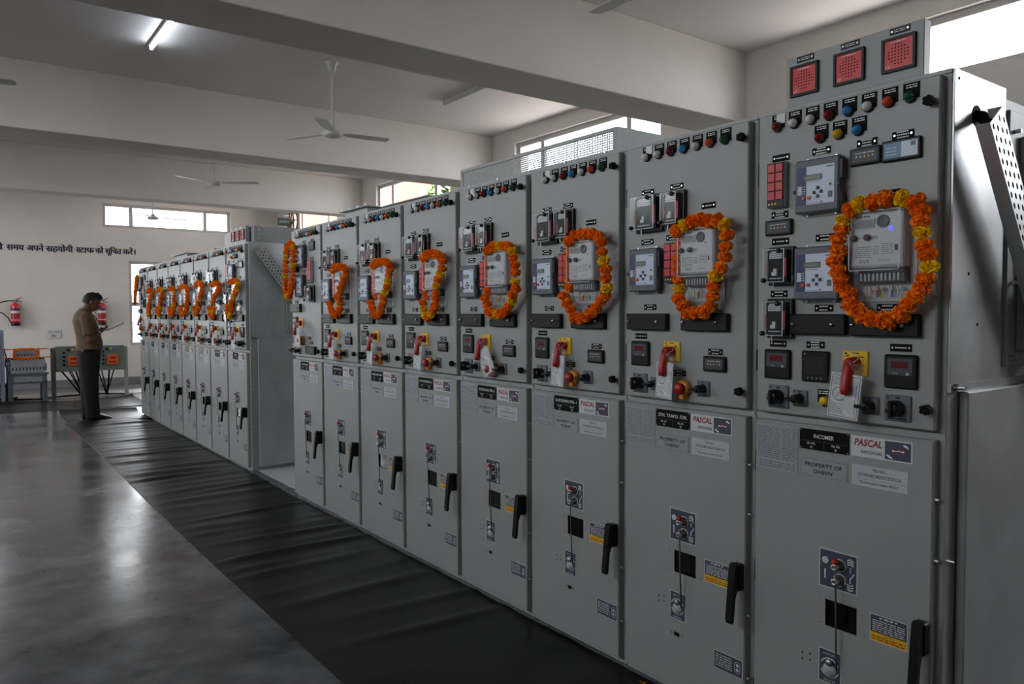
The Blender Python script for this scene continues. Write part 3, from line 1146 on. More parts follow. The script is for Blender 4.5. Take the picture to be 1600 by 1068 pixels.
def handle(root):
    def base():
        return MB().box(-0.017, 0.017, -0.032, 0, -0.048, 0.042, BLACK, 0.004)

    def lever():
        m = MB()
        prof = [(-0.030, 0.046), (-0.044, 0.042), (-0.050, 0.0), (-0.056, -0.06), (-0.064, -0.140), (-0.060, -0.152), (-0.050, -0.148), (-0.042, -0.07), (-0.032, -0.045)]
        w = 0.0125
        vs = [(-w, y, z) for y, z in prof] + [(w, y, z) for y, z in prof]
        n = len(prof)
        m.add(vs, [tuple(range(n)), tuple(range(n, 2 * n))[::-1]] + [(i, (i + 1) % n, n + (i + 1) % n, n + i) for i in range(n)], BLACK)
        return m
    o = at('door_handle', 'handle_base', base, root, 0.562, 0.532)
    sub('lever', 'handle_lever', lever, o)
    return o


def plates(root, title):
    """name, rating and owner plates along the top of the lower door"""
    def data():
        rd = random.Random(11)
        m = MB().box(0, 0.150, -0.0015, 0, 0, 0.145, ALU)
        m.lines(0.006, 0.088, 0.034, 0.138, 15, -0.0019, ALUD, 0.25, 5, rd)
        m.lines(0.094, 0.145, 0.034, 0.138, 15, -0.0019, ALUD, 0.25, 3, rd)
        m.lines(0.012, 0.140, 0.005, 0.028, 3, -0.0019, ALUD, 0.25, 8, rd)
        for x in (0.0035, 0.1465):
            for z in (0.004, 0.141):
                m.disc(x, z, 0.002, -0.0018, STEEL, 8)
        return m
    at('rating_plate', 'rating_plate', data, root, 0.023, 0.911)

    def name():
        m = MB().box(0, 0.162, -0.0015, 0, 0, 0.063, BLACKM)
        m.quad(0.004, 0.158, 0.0265, 0.0272, -0.0018, SWGREY)
        m.quad(0.0807, 0.0813, 0.003, 0.0265, -0.0018, SWGREY)
        for x in (0.004, 0.158):
            for z in (0.004, 0.059):
                m.disc(x, z, 0.002, -0.0018, STEEL, 8)
        return m
    o = at('name_plate', 'name_plate', name, root, 0.1795, 0.994)
    no = title[1]

    def let():
        m = MB()
        tw = {'INCOMER': 0.066}.get(title[0], min(0.138, 0.0105 * len(title[0])))
        m.text(title[0], 0.081, 0.043, -0.002, WHITE, w=tw, h=0.0125, offset=0.012)
        for x, a in ((0.040, 'BD. NO.'), (0.120, 'PNL. NO.')):
            m.text(a, x, 0.0195, -0.002, WHITE, w=0.028, h=0.0068, offset=0.012)
            m.text('01' if a[0] == 'B' else no, x, 0.008, -0.002, WHITE, h=0.0072, offset=0.012)
        return m
    sub('lettering', ('name_lettering',) + title, let, o)

    def brand():
        m = MB().box(0, 0.178, -0.0012, 0, 0, 0.060, WHITEP)
        m.quad(0.100, 0.173, 0.004, 0.056, -0.0015, SLATE)
        m.box(0.118, 0.158, -0.0019, -0.0013, 0.022, 0.038, REDT)
        m.box(0.121, 0.155, -0.0021, -0.0013, 0.024, 0.036, SLATE)
        m.stroke([(0.122, 0.030), (0.134, 0.030), (0.142, 0.033)], 0.0024, -0.0024, WHITE)
        m.stroke([(0.142, 0.030), (0.154, 0.030)], 0.0024, -0.0024, WHITE)
        m.disc(0.124, 0.030, 0.003, -0.0025, WHITE, 8)
        m.disc(0.152, 0.030, 0.003, -0.0025, WHITE, 8)
        m.add([(0.150, -0.002, 0.050), (0.156, -0.002, 0.044), (0.168, -0.002, 0.040), (0.166, -0.002, 0.045), (0.158, -0.002, 0.051)], [(0, 1, 2, 3, 4)], WHITE)
        m.add([(0.104, -0.002, 0.016), (0.108, -0.002, 0.019), (0.122, -0.002, 0.010), (0.124, -0.002, 0.006), (0.112, -0.002, 0.009)], [(0, 1, 2, 3, 4)], WHITE)
        return m
    o = at('brand_plate', 'brand_plate', brand, root, 0.3475, 0.996)

    def blet():
        m = MB().text('PASCAL', 0.051, 0.042, -0.0016, REDT, w=0.083, h=0.021, shear=0.18, offset=0.03)
        return m.text('SWITCHCARE', 0.062, 0.015, -0.0016, ALUD, w=0.062, h=0.0100, offset=0.02)
    sub('lettering', 'brand_lettering', blet, o)

    def prop():
        m = MB().box(0, 0.158, -0.0015, 0, 0, 0.058, ALU)
        m.box(0.003, 0.155, -0.0018, -0.001, 0.003, 0.055, ALUD)
        return m.box(0.004, 0.154, -0.0020, -0.001, 0.004, 0.054, ALU)
    o = at('owner_plate', 'owner_plate', prop, root, 0.1805, 0.911)

    def plet():
        m = MB().text("PROPERTY OF", 0.079, 0.038, -0.0024, BLACKM, w=0.122, h=0.0125, offset=0.012)
        return m.text("'DHBVN'", 0.079, 0.018, -0.0024, BLACKM, w=0.068, h=0.0125, offset=0.012)
    sub('lettering', 'owner_lettering', plet, o)

    def ted():
        m = MB().box(0, 0.163, -0.0015, 0, 0, 0.061, ORDERP)
        m.quad(0.002, 0.161, 0.0212, 0.0219, -0.0018, ALUD)
        for x in (0.004, 0.159):
            for z in (0.004, 0.057):
                m.disc(x, z, 0.002, -0.0018, STEEL, 8)
        return m
    o = at('order_plate', 'order_plate', ted, root, 0.3505, 0.911)

    def tlet():
        m = MB().text("TED NO.-", 0.082, 0.050, -0.002, ALUD, w=0.042, h=0.0085, offset=0.01)
        m.text("557/PDBC/RDSS/2025-26", 0.082, 0.034, -0.002, ALUD, w=0.126, h=0.0095, offset=0.01)
        return m.text('"Developed under RDSS"', 0.082, 0.0115, -0.002, ALUD, w=0.116, h=0.0092, offset=0.01)
    sub('lettering', 'order_lettering', tlet, o)


def mechanism(root):
    def mimic():
        m = MB().box(0, 0.122, -0.0010, 0, 0, 0.117, WHITEP)
        m.quad(0.003, 0.119, 0.003, 0.114, -0.0013, SLATE)
        y = -0.0017
        m.disc(0.020, 0.083, 0.0105, y, WHITE, 16)
        m.ring(0.020, 0.083, 0.0045, 0.0060, y - 0.0003, SLATE, 14)
        m.stroke([(0.020, 0.026), (0.020, 0.056)], 0.005, y, WHITE)
        for z in (0.077, 0.033):
            m.ring(0.067, z, 0.0170, 0.0195, y, WHITE, 22)
        for i in range(3):
            m.stroke([(0.090, 0.084 + i * 0.007), (0.1, 0.089 + i * 0.007), (0.110, 0.084 + i * 0.007)], 0.0034, y, WHITE)
            m.stroke([(0.090, 0.028 - i * 0.007), (0.1, 0.023 - i * 0.007), (0.110, 0.028 - i * 0.007)], 0.0034, y, WHITE)
        m.stroke([(0.1, 0.064), (0.1, 0.080)], 0.0034, y, WHITE)
        m.stroke([(0.1, 0.030), (0.1, 0.044), (0.113, 0.062)], 0.0034, y, WHITE)
        return m
    o = at('mimic_plate', 'mimic_plate', mimic, root, 0.250, 0.582)

    def boss():
        m = MB()
        for z in (0.077, 0.033):
            m.lathe([(0.0148, 0.0), (0.0148, 0.010), (0.010, 0.012), (0.010, 0.030), (0.0088, 0.032), (0.0088, 0.028), (0.0, 0.028)], DSTEEL, (0.067, -0.001, z), 'y', 18)
            m.lathe([(0.0100, 0.022), (0.0104, 0.033), (0.0046, 0.034), (0.0046, 0.028)], STEEL, (0.067, -0.001, z), 'y', 18)
        return m
    sub('drive_bosses', 'drive_bosses', boss, o)

    def cap():
        return MB().sphere((0.067, -0.026, 0.092), 0.0105, REDP, 12, 8)
    sub('red_cap', 'red_cap', cap, o)

    def rod():
        return MB().tube([(0.320, FD - 0.030, 0.640), (0.320, FD - 0.028, 0.60), (0.3195, FD - 0.024, 0.48), (0.319, FD - 0.016, 0.345)], 0.0027, DSTEEL, 8)
    ob('operating_rod', cached('operating_rod', rod), root)

    def rack():
        m = MB().box(0, 0.073, -0.0010, 0, 0, 0.103, WHITEP)
        m.quad(0.0025, 0.0705, 0.0025, 0.1005, -0.0013, SLATE)
        y = -0.0017
        m.text('RACK OUT', 0.036, 0.090, y, WHITE, w=0.042, h=0.006)
        m.text('RACK IN', 0.036, 0.009, y, WHITE, w=0.036, h=0.006)
        m.ring(0.036, 0.049, 0.0275, 0.0305, y, WHITE, 12, radians(20), radians(160))
        m.ring(0.036, 0.049, 0.0275, 0.0305, y, WHITE, 12, radians(200), radians(340))
        m.lathe([(0.0, 0.0), (0.0215, 0.0), (0.0215, 0.003), (0.0, 0.004)], LGREY, (0.036, -0.001, 0.042), 'y', 18)
        return m.lathe([(0.0, 0.0), (0.010, 0.0), (0.010, 0.008), (0.006, 0.010), (0.0, 0.010)], STEEL, (0.036, -0.001, 0.066), 'y', 12)
    at('racking_plate', 'racking_plate', rack, root, 0.252, 0.288)

    def warn():
        rd = random.Random(21)
        m = MB().box(0, 0.108, -0.0008, 0, 0, 0.079, WHITEP)
        m.quad(0.002, 0.106, 0.027, 0.077, -0.0011, SLATE)
        m.quad(0.002, 0.106, 0.002, 0.027, -0.0011, YELW)
        m.lines(0.028, 0.080, 0.068, 0.0745, 1, -0.0015, WHITE, 0.6, 3, rd)
        m.lines(0.008, 0.101, 0.030, 0.065, 6, -0.0015, WHITE, 0.38, 7, rd)
        m.text('CAUTION', 0.054, 0.0225, -0.0015, REDT, w=0.026, h=0.0048, offset=0.01)
        m.lines(0.006, 0.102, 0.004, 0.0185, 2, -0.0015, REDT, 0.45, 7, rd)
        return m
    at('warning_label', 'warning_label', warn, root, 0.411, 0.468)

    def low():
        rd = random.Random(22)
        m = MB().box(0, 0.118, -0.0008, 0, 0, 0.064, WHITEP)
        m.quad(0.002, 0.116, 0.002, 0.062, -0.0011, SLATE)
        m.lines(0.008, 0.076, 0.010, 0.056, 6, -0.0015, WHITE, 0.36, 5, rd)
        m.ring(0.098, 0.041, 0.010, 0.0115, -0.0015, WHITE, 14, 0, pi)
        m.ring(0.098, 0.023, 0.010, 0.0115, -0.0015, WHITE, 14, pi, 2 * pi)
        m.stroke([(0.0873, 0.023), (0.0873, 0.041)], 0.0015, -0.0015, WHITE)
        m.stroke([(0.1087, 0.023), (0.1087, 0.041)], 0.0015, -0.0015, WHITE)
        m.disc(0.098, 0.040, 0.0055, -0.0015, WHITE, 10)
        return m.disc(0.098, 0.025, 0.0055, -0.0015, WHITE, 10)
    at('instruction_label', 'instruction_label', low, root, 0.455, 0.176)


def shell(name, label, group='switchgear cabinets'):
    root = tag(ob(name, None), label, 'cabinet', group)

    def body():
        m = MB()
        w = W - 0.002
        m.box(0.001, w, 0, 0.32, 0.0, HT, PAINT2, 0.003)
        m.box(0.004, w - 0.003, 0.32, 1.42, 0.0, 2.03, PAINT2, 0.003)
        m.box(0.003, w - 0.002, -0.004, 0.002, 1.0745, 1.0865, PAINT2)     # strip between the doors
        m.box(0.001, w, -0.006, 0.01, 2.049, HT, PAINT2)
        return m
    ob('cabinet_body', cached('cabinet_body', body), root)

    def updoor():
        return MB().box(0.020, 0.581, FD, 0.0, 1.094, 2.045, PAINT, 0.004)
    ob('upper_door', cached('upper_door', updoor), root)
    door_lower(root)

    def hinge():
        return MB().cyl((0, 0, -0.035), (0, 0, 0.035), 0.0055, BLACK, n=10).box(-0.004, 0.012, -0.003, 0.003, -0.03, 0.03, BLACK)
    for z in (0.16, 0.56, 0.93, 1.26, 1.86):
        ob('hinge', cached('hinge', hinge), root, (0.0135, FD * 0.55, z))
    handle(root)
    mechanism(root)
    return root


SEVEN = ((L_WHITE, 'white'), (L_WHITE, 'white'), (L_RED, 'red'), (L_BLUE, 'blue'), (L_WHITE, 'white'), (L_ORANGE, 'orange'), (L_GREEN, 'green'))


def feeder(label, title):
    r = shell('switchgear_cabinet', label)
    plates(r, title)
    for i, (m_, n_) in enumerate(SEVEN):
        lamp(r, 0.130 + 0.0597 * i, 1.998, m_, n_, i == 0)
    knob(r, 0.566, 1.990)
    knob(r, 0.565, 1.153)
    aux_relay(r, 0.086, 1.852, 0.212, 1.720, 1)
    aux_relay(r, 0.234, 1.850, 0.318, 1.728, 2)
    for a in ((0.105, 1.878, 0.163, 1.856, 2, 1), (0.245, 1.882, 0.306, 1.859, 2, 2), (0.388, 1.798, 0.450, 1.774, 1, 3), (0.102, 1.693, 0.163, 1.671, 2, 4),
              (0.228, 1.700, 0.286, 1.678, 2, 5), (0.118, 1.446, 0.178, 1.427, 2, 6), (0.400, 1.446, 0.460, 1.427, 2, 2), (0.073, 1.336, 0.131, 1.318, 1, 7),
              (0.423, 1.288, 0.481, 1.272, 2, 8), (0.262, 1.206, 0.321, 1.188, 2, 9)):
        legend(r, *a)
    relay(r, 0.139, 1.575)
    annunciator(r, 0.232, 1.670, 0.302, 1.525)
    meter(r, 0.400, 1.624)
    term_block(r, 0.042, 1.413, 0.243, 1.352)
    term_block(r, 0.312, 1.413, 0.514, 1.352)
    panel_meter(r, 0.055, 1.308, 0.149, 1.215)
    breaker_switch(r, 0.258, 1.275)
    mushroom(r, 0.322, 1.146)
    rotary(r, 0.098, 1.148, 0.074)
    rotary(r, 0.178, 1.150, 0.050)
    rotary(r, 0.402, 1.149, 0.056)
    supervision(r, 0.406, 1.265, 0.501, 1.212)
    return r


def incomer(label, title):
    r = shell('switchgear_cabinet', label)
    plates(r, title)
    eight = ((L_RED, 'red'), (L_WHITE, 'white'), (L_WHITE, 'white'), (L_RED, 'red'), (L_BLUE, 'blue'), (L_WHITE, 'white'), (L_ORANGE, 'orange'), (L_GREEN, 'green'))
    for i, (m_, n_) in enumerate(eight):
        lamp(r, 0.091 + 0.0590 * i, 2.000, m_, n_, i == 0)
    for i, (m_, n_) in enumerate(((L_RED, 'red'), (L_YEL, 'yellow'), (L_BLUE, 'blue'))):
        lamp(r, 0.239 + 0.0592 * i, 1.939, m_, n_)
    knob(r, 0.561, 1.975)
    knob(r, 0.566, 1.153)
    for a in ((0.212, 1.910, 0.271, 1.892, 3, 1), (0.353, 1.909, 0.412, 1.891, 3, 2), (0.455, 1.912, 0.514, 1.895, 3, 3), (0.073, 1.913, 0.133, 1.892, 1, 4),
              (0.071, 1.735, 0.131, 1.714, 3, 5), (0.072, 1.651, 0.135, 1.629, 1, 6), (0.227, 1.651, 0.285, 1.629, 2, 7), (0.071, 1.485, 0.130, 1.464, 2, 8),
              (0.225, 1.438, 0.286, 1.418, 2, 6), (0.419, 1.438, 0.478, 1.418, 2, 2), (0.419, 1.757, 0.478, 1.737, 1, 3), (0.070, 1.326, 0.128, 1.307, 1, 7),
              (0.199, 1.326, 0.259, 1.307, 3, 8), (0.458, 1.326, 0.518, 1.307, 1, 9)):
        legend(r, *a)
    annunciator(r, 0.066, 1.887, 0.130, 1.746)
    relay(r, 0.2465, 1.794)
    relay(r, 0.2465, 1.533)
    supervision(r, 0.336, 1.886, 0.427, 1.837)
    supervision(r, 0.430, 1.891, 0.537, 1.833, False)
    supervision(r, 0.053, 1.708, 0.149, 1.660)
    aux_relay(r, 0.071, 1.618, 0.155, 1.505, 2)
    aux_relay(r, 0.068, 1.455, 0.152, 1.338, 1)
    meter(r, 0.436, 1.615, True)
    term_block(r, 0.152, 1.410, 0.334, 1.349)
    term_block(r, 0.345, 1.410, 0.544, 1.348)
    panel_meter(r, 0.053, 1.298, 0.148, 1.205)
    panel_meter(r, 0.187, 1.298, 0.278, 1.204, 'pf')
    panel_meter(r, 0.445, 1.298, 0.537, 1.203)
    breaker_switch(r, 0.358, 1.267)
    rotary(r, 0.103, 1.148, 0.074)
    rotary(r, 0.180, 1.149, 0.052)
    rotary(r, 0.404, 1.148, 0.052)
    rotary(r, 0.483, 1.148, 0.074)

    def alarm():
        m = MB().box(-0.028, 0.024, -0.0016, 0, -0.006, 0.034, BLACK)
        m.lathe([(0.0, 0.0), (0.019, 0.0), (0.019, 0.0055), (0.0, 0.006)], BLACK, (0, -0.001, 0), 'y', 18)
        rd = random.Random(2)
        return m.lines(-0.024, 0.020, 0.018, 0.031, 2, -0.002, WHITE, 0.4, 4, rd)
    o = at('alarm_button', 'alarm_plate', alarm, r, 0.266, 1.149)

    def yb():
        return MB().lathe([(0.0125, 0.0), (0.0125, 0.012), (0.011, 0.015), (0.0, 0.0155)], YEL, (0, 0, 0), 'y', 18)
    sub('yellow_button', 'yellow_button', yb, o, (0, -0.006, 0))

    # end panel on the exposed side (local x = 0.6 side)
    ob('end_sheet', cached('end_sheet', lambda: MB().box(W - 0.002, W + 0.004, 0.0, 0.322, 1.222, HT, ZINC, 0.001)), r)
    ob('rear_sheet', cached('rear_sheet', lambda: MB().box(W - 0.002, W + 0.002, 0.3222, 1.42, 1.222, 2.03, PAINT2)), r)
    ob('fold_strip', cached('fold_strip', lambda: MB().box(W - 0.002, W + 0.008, 0.0, 1.42, 1.199, 1.2218, ZINC)), r)
    for y, z, rr in ((0.022, 2.036, 0.0045), (0.10, 1.52, 0.0045), (0.16, 1.38, 0.0045), (0.132, 1.952, 0.030)):
        ob('cable_hole' if rr > 0.01 else 'screw_hole', cached(('hole', rr), lambda: MB().cyl((0, 0, 0), (0.0012, 0, 0), rr, BLACKM, n=20)), r, (W + 0.004, y, z))
    ob('stud', cached('stud', lambda: MB().cyl((0.008, 0, 0), (0.036, 0, 0), 0.0055, STEEL, n=10).cyl((0.008, 0, 0), (0.016, 0, 0), 0.011, DSTEEL, n=6)), r, (W, 0.019, 1.212))
    for z in (0.30, 0.74):
        ob('bolt', cached('end_bolt', lambda: MB().cyl((0, 0, 0), (0.022, 0, 0), 0.0045, STEEL, n=8)), r, (W - 0.002, 0.012, z))

    def cover():
        m = MB().box(W, W + 0.026, 0.062, 1.40, 0.035, 1.198, ZINC, 0.004)
        for y in (0.5, 0.98):
            m.cyl((W + 0.0255, y, 1.16), (W + 0.0265, y, 1.16), 0.005, BLACKM, n=8)
        return m
    ob('end_cover', cached('end_cover', cover), r)

    def duct():
        m = MB().box(W, W + 0.012, 0.332, 1.36, 1.255, 2.0, PAINT2, 0.002)
        m.box(W + 0.012, W + 0.034, 0.40, 1.30, 1.30, 1.93, PAINT2, 0.004)
        for z in (1.28, 1.5, 1.72, 1.94):
            m.cyl((W + 0.012, 0.365, z), (W + 0.030, 0.365, z), 0.006, STEEL, n=8)
        return m
    ob('busbar_end_box', cached('busbar_end_box', duct), r)
    return r


def coupler(label, title):
    r = shell('switchgear_cabinet', label)
    plates(r, title)
    for i, (m_, n_) in enumerate(SEVEN):
        lamp(r, 0.130 + 0.0597 * i, 1.998, m_, n_, i == 0)
    knob(r, 0.566, 1.990)
    knob(r, 0.565, 1.145)
    for a in ((0.251, 1.959, 0.303, 1.936, 2, 1), (0.408, 1.958, 0.466, 1.935, 2, 2), (0.396, 1.829, 0.454, 1.808, 2, 3), (0.238, 1.741, 0.300, 1.720, 2, 4),
              (0.084, 1.516, 0.145, 1.495, 2, 5), (0.362, 1.212, 0.424, 1.194, 2, 6), (0.333, 1.246, 0.393, 1.228, 1, 7)):
        legend(r, *a)
    relay(r, 0.254, 1.842)
    relay(r, 0.236, 1.625)
    supervision(r, 0.392, 1.942, 0.487, 1.875)
    annunciator(r, 0.382, 1.803, 0.460, 1.639)
    aux_relay(r, 0.394, 1.620, 0.478, 1.504, 2)
    meter(r, 0.112, 1.846)
    term_block(r, 0.024, 1.490, 0.219, 1.429)
    term_block(r, 0.319, 1.177, 0.494, 1.121)
    panel_meter(r, 0.040, 1.394, 0.134, 1.300)
    panel_meter(r, 0.040, 1.285, 0.134, 1.192)
    breaker_switch(r, 0.208, 1.346)
    mushroom(r, 0.240, 1.220)
    rotary(r, 0.080, 1.140, 0.056)
    rotary(r, 0.170, 1.138, 0.056)
    return r


ORD = ['first', 'second', 'third', 'fourth', 'fifth', 'sixth', 'seventh', 'eighth']
CABS = {}
rotf = (0, 0, -pi / 2)
CABS['P0'] = incomer('INCOMER cabinet at the near end of the front row, its zinc side bare', ('INCOMER', '01'))
CABS['P1'] = feeder('STN. TRAFO. FDR. cabinet, second of the front row, beside the INCOMER cabinet', ('STN. TRAFO. FDR.', '02'))
CABS['P7'] = coupler('eighth and last cabinet of the front row, by the gap between the rows', ('BUS COUPLER', '08'))
index_kids()
fl = {'P2': ('OUTGOING FDR.-1', '03'), 'P3': ('OUTGOING FDR.-2', '04'), 'P4': ('OUTGOING FDR.-3', '05'), 'P5': ('OUTGOING FDR.-4', '06'), 'P6': ('OUTGOING FDR.-5', '07')}
for i in range(2, 7):
    CABS['P%d' % i] = c = copy_tree(CABS['P1'])
    c['label'] = '%s cabinet, %s from the near end of the front row' % (fl['P%d' % i][0], ORD[i])
CABS['R0'] = copy_tree(CABS['P0'])
CABS['R0']['label'] = 'incomer cabinet at the near end of the far row, next to the gap'
CABS['R7'] = copy_tree(CABS['P7'])
CABS['R7']['label'] = 'eighth and last cabinet of the far row, which the man faces'
for i in range(1, 7):
    CABS['R%d' % i] = c = copy_tree(CABS['P1'])
    c['label'] = 'grey feeder cabinet, %s from the near end of the far row' % ORD[i]
    fl['R%d' % i] = ('OUTGOING FDR.-%d' % (i + 5), '%02d' % (i + 9))
fl['R0'], fl['R7'] = ('INCOMER', '09'), ('BUS RISER', '16')


def relabel(c, title, brown=False):
    """give a copied cabinet its own name plate lettering"""
    for p in c.children:
        if p.name.startswith('name_plate'):
            if brown:
                me = p.data.copy()
                me.materials[0] = BROWN
                p.data = me
            for q in p.children:
                def let():
                    m = MB()
                    m.text(title[0], 0.081, 0.043, -0.002, WHITE, w=min(0.138, 0.0105 * len(title[0])), h=0.0125, offset=0.012)
                    for x, a in ((0.040, 'BD. NO.'), (0.120, 'PNL. NO.')):
                        m.text(a, x, 0.0195, -0.002, WHITE, w=0.028, h=0.0068, offset=0.012)
                        m.text('01' if a[0] == 'B' else title[1], x, 0.008, -0.002, WHITE, h=0.0072, offset=0.012)
                    return m
                q.data = cached(('name_lettering',) + title, let)


for k, c in CABS.items():
    i = int(k[1])
    c.location = (0, (Y1 if k[0] == 'P' else Y2) + W * (i + 1), 0)
    c.rotation_euler = rotf
    if k in fl:
        relabel(c, fl[k], k in ('R2', 'R3'))
# ------------------------------------------------------------------ marigold garlands
def bloom_mesh(seed, m_, core):
    rd = random.Random(seed)
    mb = MB()
    R = 0.0238
    mb.sphere((0, 0, 0), R * 0.80, core, 10, 6)
    n = 110
    for i in range(n):
        z = 1 - 2 * (i + 0.5) / n
        a = i * 2.39996 + rd.uniform(-0.2, 0.2)
        d = Vector((sqrt1(z) * cos(a), sqrt1(z) * sin(a), z))
        d = (d + Vector((rd.uniform(-.12, .12), rd.uniform(-.12, .12), rd.uniform(-.12, .12)))).normalized()
        t = d.orthogonal().normalized()
        t = Matrix.Rotation(rd.uniform(0, 2 * pi), 3, d) @ t
        b = d.cross(t)
        r = R * rd.uniform(0.86, 1.10)
        s = R * rd.uniform(0.28, 0.38)
        c = d * R * 0.72
        e = d * r
        mb.add([c - t * s * 0.4, c + t * s * 0.4, e + t * s + b * s * 0.35, e + b * s * 0.1 + d * s * 0.15, e - t * s + b * s * 0.35], [(0, 1, 2, 3, 4)], m_, True)
    return mb.mesh('marigold')


def sqrt1(z):
    return math.sqrt(max(0.0, 1 - z * z))


MG_O = mat('marigold_orange', (255, 152, 22), 0.75, spec=0.2, vary=0.16, scale=40)
MG_O2 = mat('marigold_shaded_orange', (250, 126, 12), 0.8, spec=0.2)  # darker core: shade between the petals put into the colour
MG_Y = mat('marigold_yellow', (255, 224, 30), 0.75, spec=0.2, vary=0.12, scale=40)
MG_Y2 = mat('marigold_shaded_yellow', (238, 178, 12), 0.8, spec=0.2)  # crevice shade painted in for the yellow blooms
THREAD = mat('garland_thread', (96, 110, 60), 0.8)
BL_O = [bloom_mesh(s, MG_O, MG_O2) for s in (1, 2, 3)]
BL_Y = [bloom_mesh(s, MG_Y, MG_Y2) for s in (4, 5)]
GARL = {
    'P0': '395,1719y 431,1722 471,1724 512,1719y 548,1706 563,1681 564,1652 567,1625y 572,1593 584,1563 586,1532y 576,1503 562,1478 546,1456 526,1432 507,1410 477,1393 458,1395 427,1395 399,1406 378,1425 363,1440 358,1466 341,1487 343,1511 333,1535 323,1563 332,1595 334,1627 342,1654 348,1678y 367,1704',
    'P1': '358,1721y 394,1727 430,1732 466,1726 502,1725 532,1706y 541,1671 538,1635 533,1598 517,1566 496,1537y 488,1501 476,1468 463,1436 440,1416 404,1413 368,1412 345,1440 322,1468 306,1500y 296,1535 294,1571 304,1606 315,1640 316,1676 325,1705',
    'P2': '379,1730 415,1735 451,1735 487,1730 520,1717 541,1692 548,1656 556,1621y 565,1586 570,1550 570,1516y 550,1486 524,1461 497,1437 468,1416 435,1401 400,1392 364,1398 344,1427 322,1456 303,1487 291,1521 283,1556 282,1593 288,1628 297,1663 317,1692 347,1713',
    'P3': '384,1728 419,1729 455,1731y 490,1727 525,1719 550,1699y 561,1666 570,1632 575,1597 576,1561y 579,1527 558,1501 534,1475y 510,1450 482,1428 448,1417 413,1410y 379,1412 349,1427 331,1458 316,1490 302,1523 297,1558 296,1593 297,1629 305,1663 323,1693 352,1712',
    'P4': '386,1730 422,1731 458,1730 493,1725 525,1712 546,1686 537,1652 516,1623y 498,1593 480,1561y 470,1527 456,1494 445,1460 422,1432 397,1407y 368,1390 335,1405y 323,1438y 313,1472 300,1506 287,1539 279,1574 279,1609 277,1645 296,1672 323,1696 354,1713',
    'P5': '369,1721 405,1722 441,1724 476,1721 512,1716 544,1700 550,1670 537,1637 526,1604y 513,1572 489,1544y 466,1517 443,1489 422,1460 402,1430 371,1412 339,1404 307,1419 288,1450 275,1483 264,1517 262,1552 268,1588 273,1624 288,1656 309,1685 335,1707',
    'P6': '358,1722 395,1723 431,1724 467,1721 503,1713 535,1703 531,1667 503,1643 480,1615 459,1585 445,1551 432,1517 419,1483 405,1449 383,1422 350,1406 318,1404 286,1422 265,1451 248,1484 238,1519 232,1555 240,1590 253,1624 276,1653 299,1681 325,1706',
    'P7': '156,1942 190,1931 218,1914y 231,1881 226,1846 220,1811 216,1776y 210,1741 203,1706 194,1671 183,1638 170,1604 150,1575 123,1553 92,1545y 65,1568 48,1599 43,1634 43,1670 46,1705y 52,1740 57,1776 61,1811 68,1846y 79,1880 92,1913 123,1929',
    'R0': '433,1716 469,1714 506,1713 539,1705 565,1680y 546,1658 516,1637y 486,1617 457,1594 432,1568y 402,1548 371,1528 347,1502 325,1472 305,1442 283,1413y 256,1389y 227,1394 202,1419 188,1453 183,1489 176,1525 171,1560 167,1597 167,1633 187,1656 221,1670 255,1683 289,1697 324,1703 360,1707 397,1712',
    'R1': '422,1712 458,1711 494,1710 529,1709 555,1695 565,1661 537,1639 508,1618 475,1605 441,1592 409,1577 379,1558y 353,1533 333,1504 318,1472 309,1438y 290,1407 270,1379 238,1395 209,1415 185,1441y 175,1476 167,1510y 170,1546 173,1582 175,1617 183,1648 216,1662 248,1677 281,1691 315,1701 351,1705 386,1709',
    'R2': '401,1739 437,1737 472,1734 508,1732 537,1715 565,1693 556,1659 535,1632 506,1611 478,1590 449,1569y 423,1545 398,1520 372,1496 347,1471 320,1447 289,1430 259,1412 228,1429 206,1455 188,1486 170,1516 157,1548 157,1584 157,1619 172,1646 204,1662 235,1678 267,1694 300,1707 334,1718 368,1728',
    'R3': '338,1723 374,1722 410,1720 446,1718 482,1716 514,1702 547,1686 562,1658 565,1623 555,1588 539,1557 515,1530 490,1505 463,1482 434,1460 401,1447 367,1435 333,1423 298,1415 263,1412 227,1409 203,1432 185,1463 170,1496 156,1529 151,1564 151,1600 151,1636 174,1660 203,1681 233,1701 268,1708 303,1716',
    'R4': '468,1724 504,1717 540,1711 565,1696 562,1660y 559,1624 549,1589 536,1555 521,1522y 497,1496 468,1474 438,1453 406,1436 374,1419 342,1402 308,1411 274,1424 250,1451 231,1482 214,1514y 206,1549 202,1585 202,1621 233,1641 263,1660 294,1679 325,1698 361,1706 396,1712 432,1718',
    'R5': '458,1727 493,1721 529,1714 565,1708y 553,1674 534,1645 506,1622 478,1598 451,1574 425,1549 399,1523 372,1499y 343,1477 315,1453 294,1424 270,1402y 235,1413 207,1434 182,1460 185,1496 179,1531 168,1566 168,1602 192,1626 222,1647 252,1667 282,1688 314,1703 350,1709 386,1715 422,1721',
    'R6': '443,1737 479,1731 514,1725 545,1711 565,1681 555,1659 522,1644 489,1629 457,1612 431,1587 405,1563 379,1538 352,1513 329,1485 313,1453 292,1425y 264,1401 236,1414 210,1438 204,1474 194,1508 175,1539 170,1574 170,1610 170,1646 202,1662 235,1677 268,1692 302,1704 337,1712 372,1721 408,1729',
    'R7': '261,1937y 236,1911 211,1886 193,1855 176,1824 158,1793 139,1763 124,1731 116,1696 107,1662 94,1628 81,1595 59,1567 55,1575 64,1610 76,1643 88,1677 102,1710 117,1742 132,1775 147,1807 166,1837 185,1867 204,1897 230,1920',
}
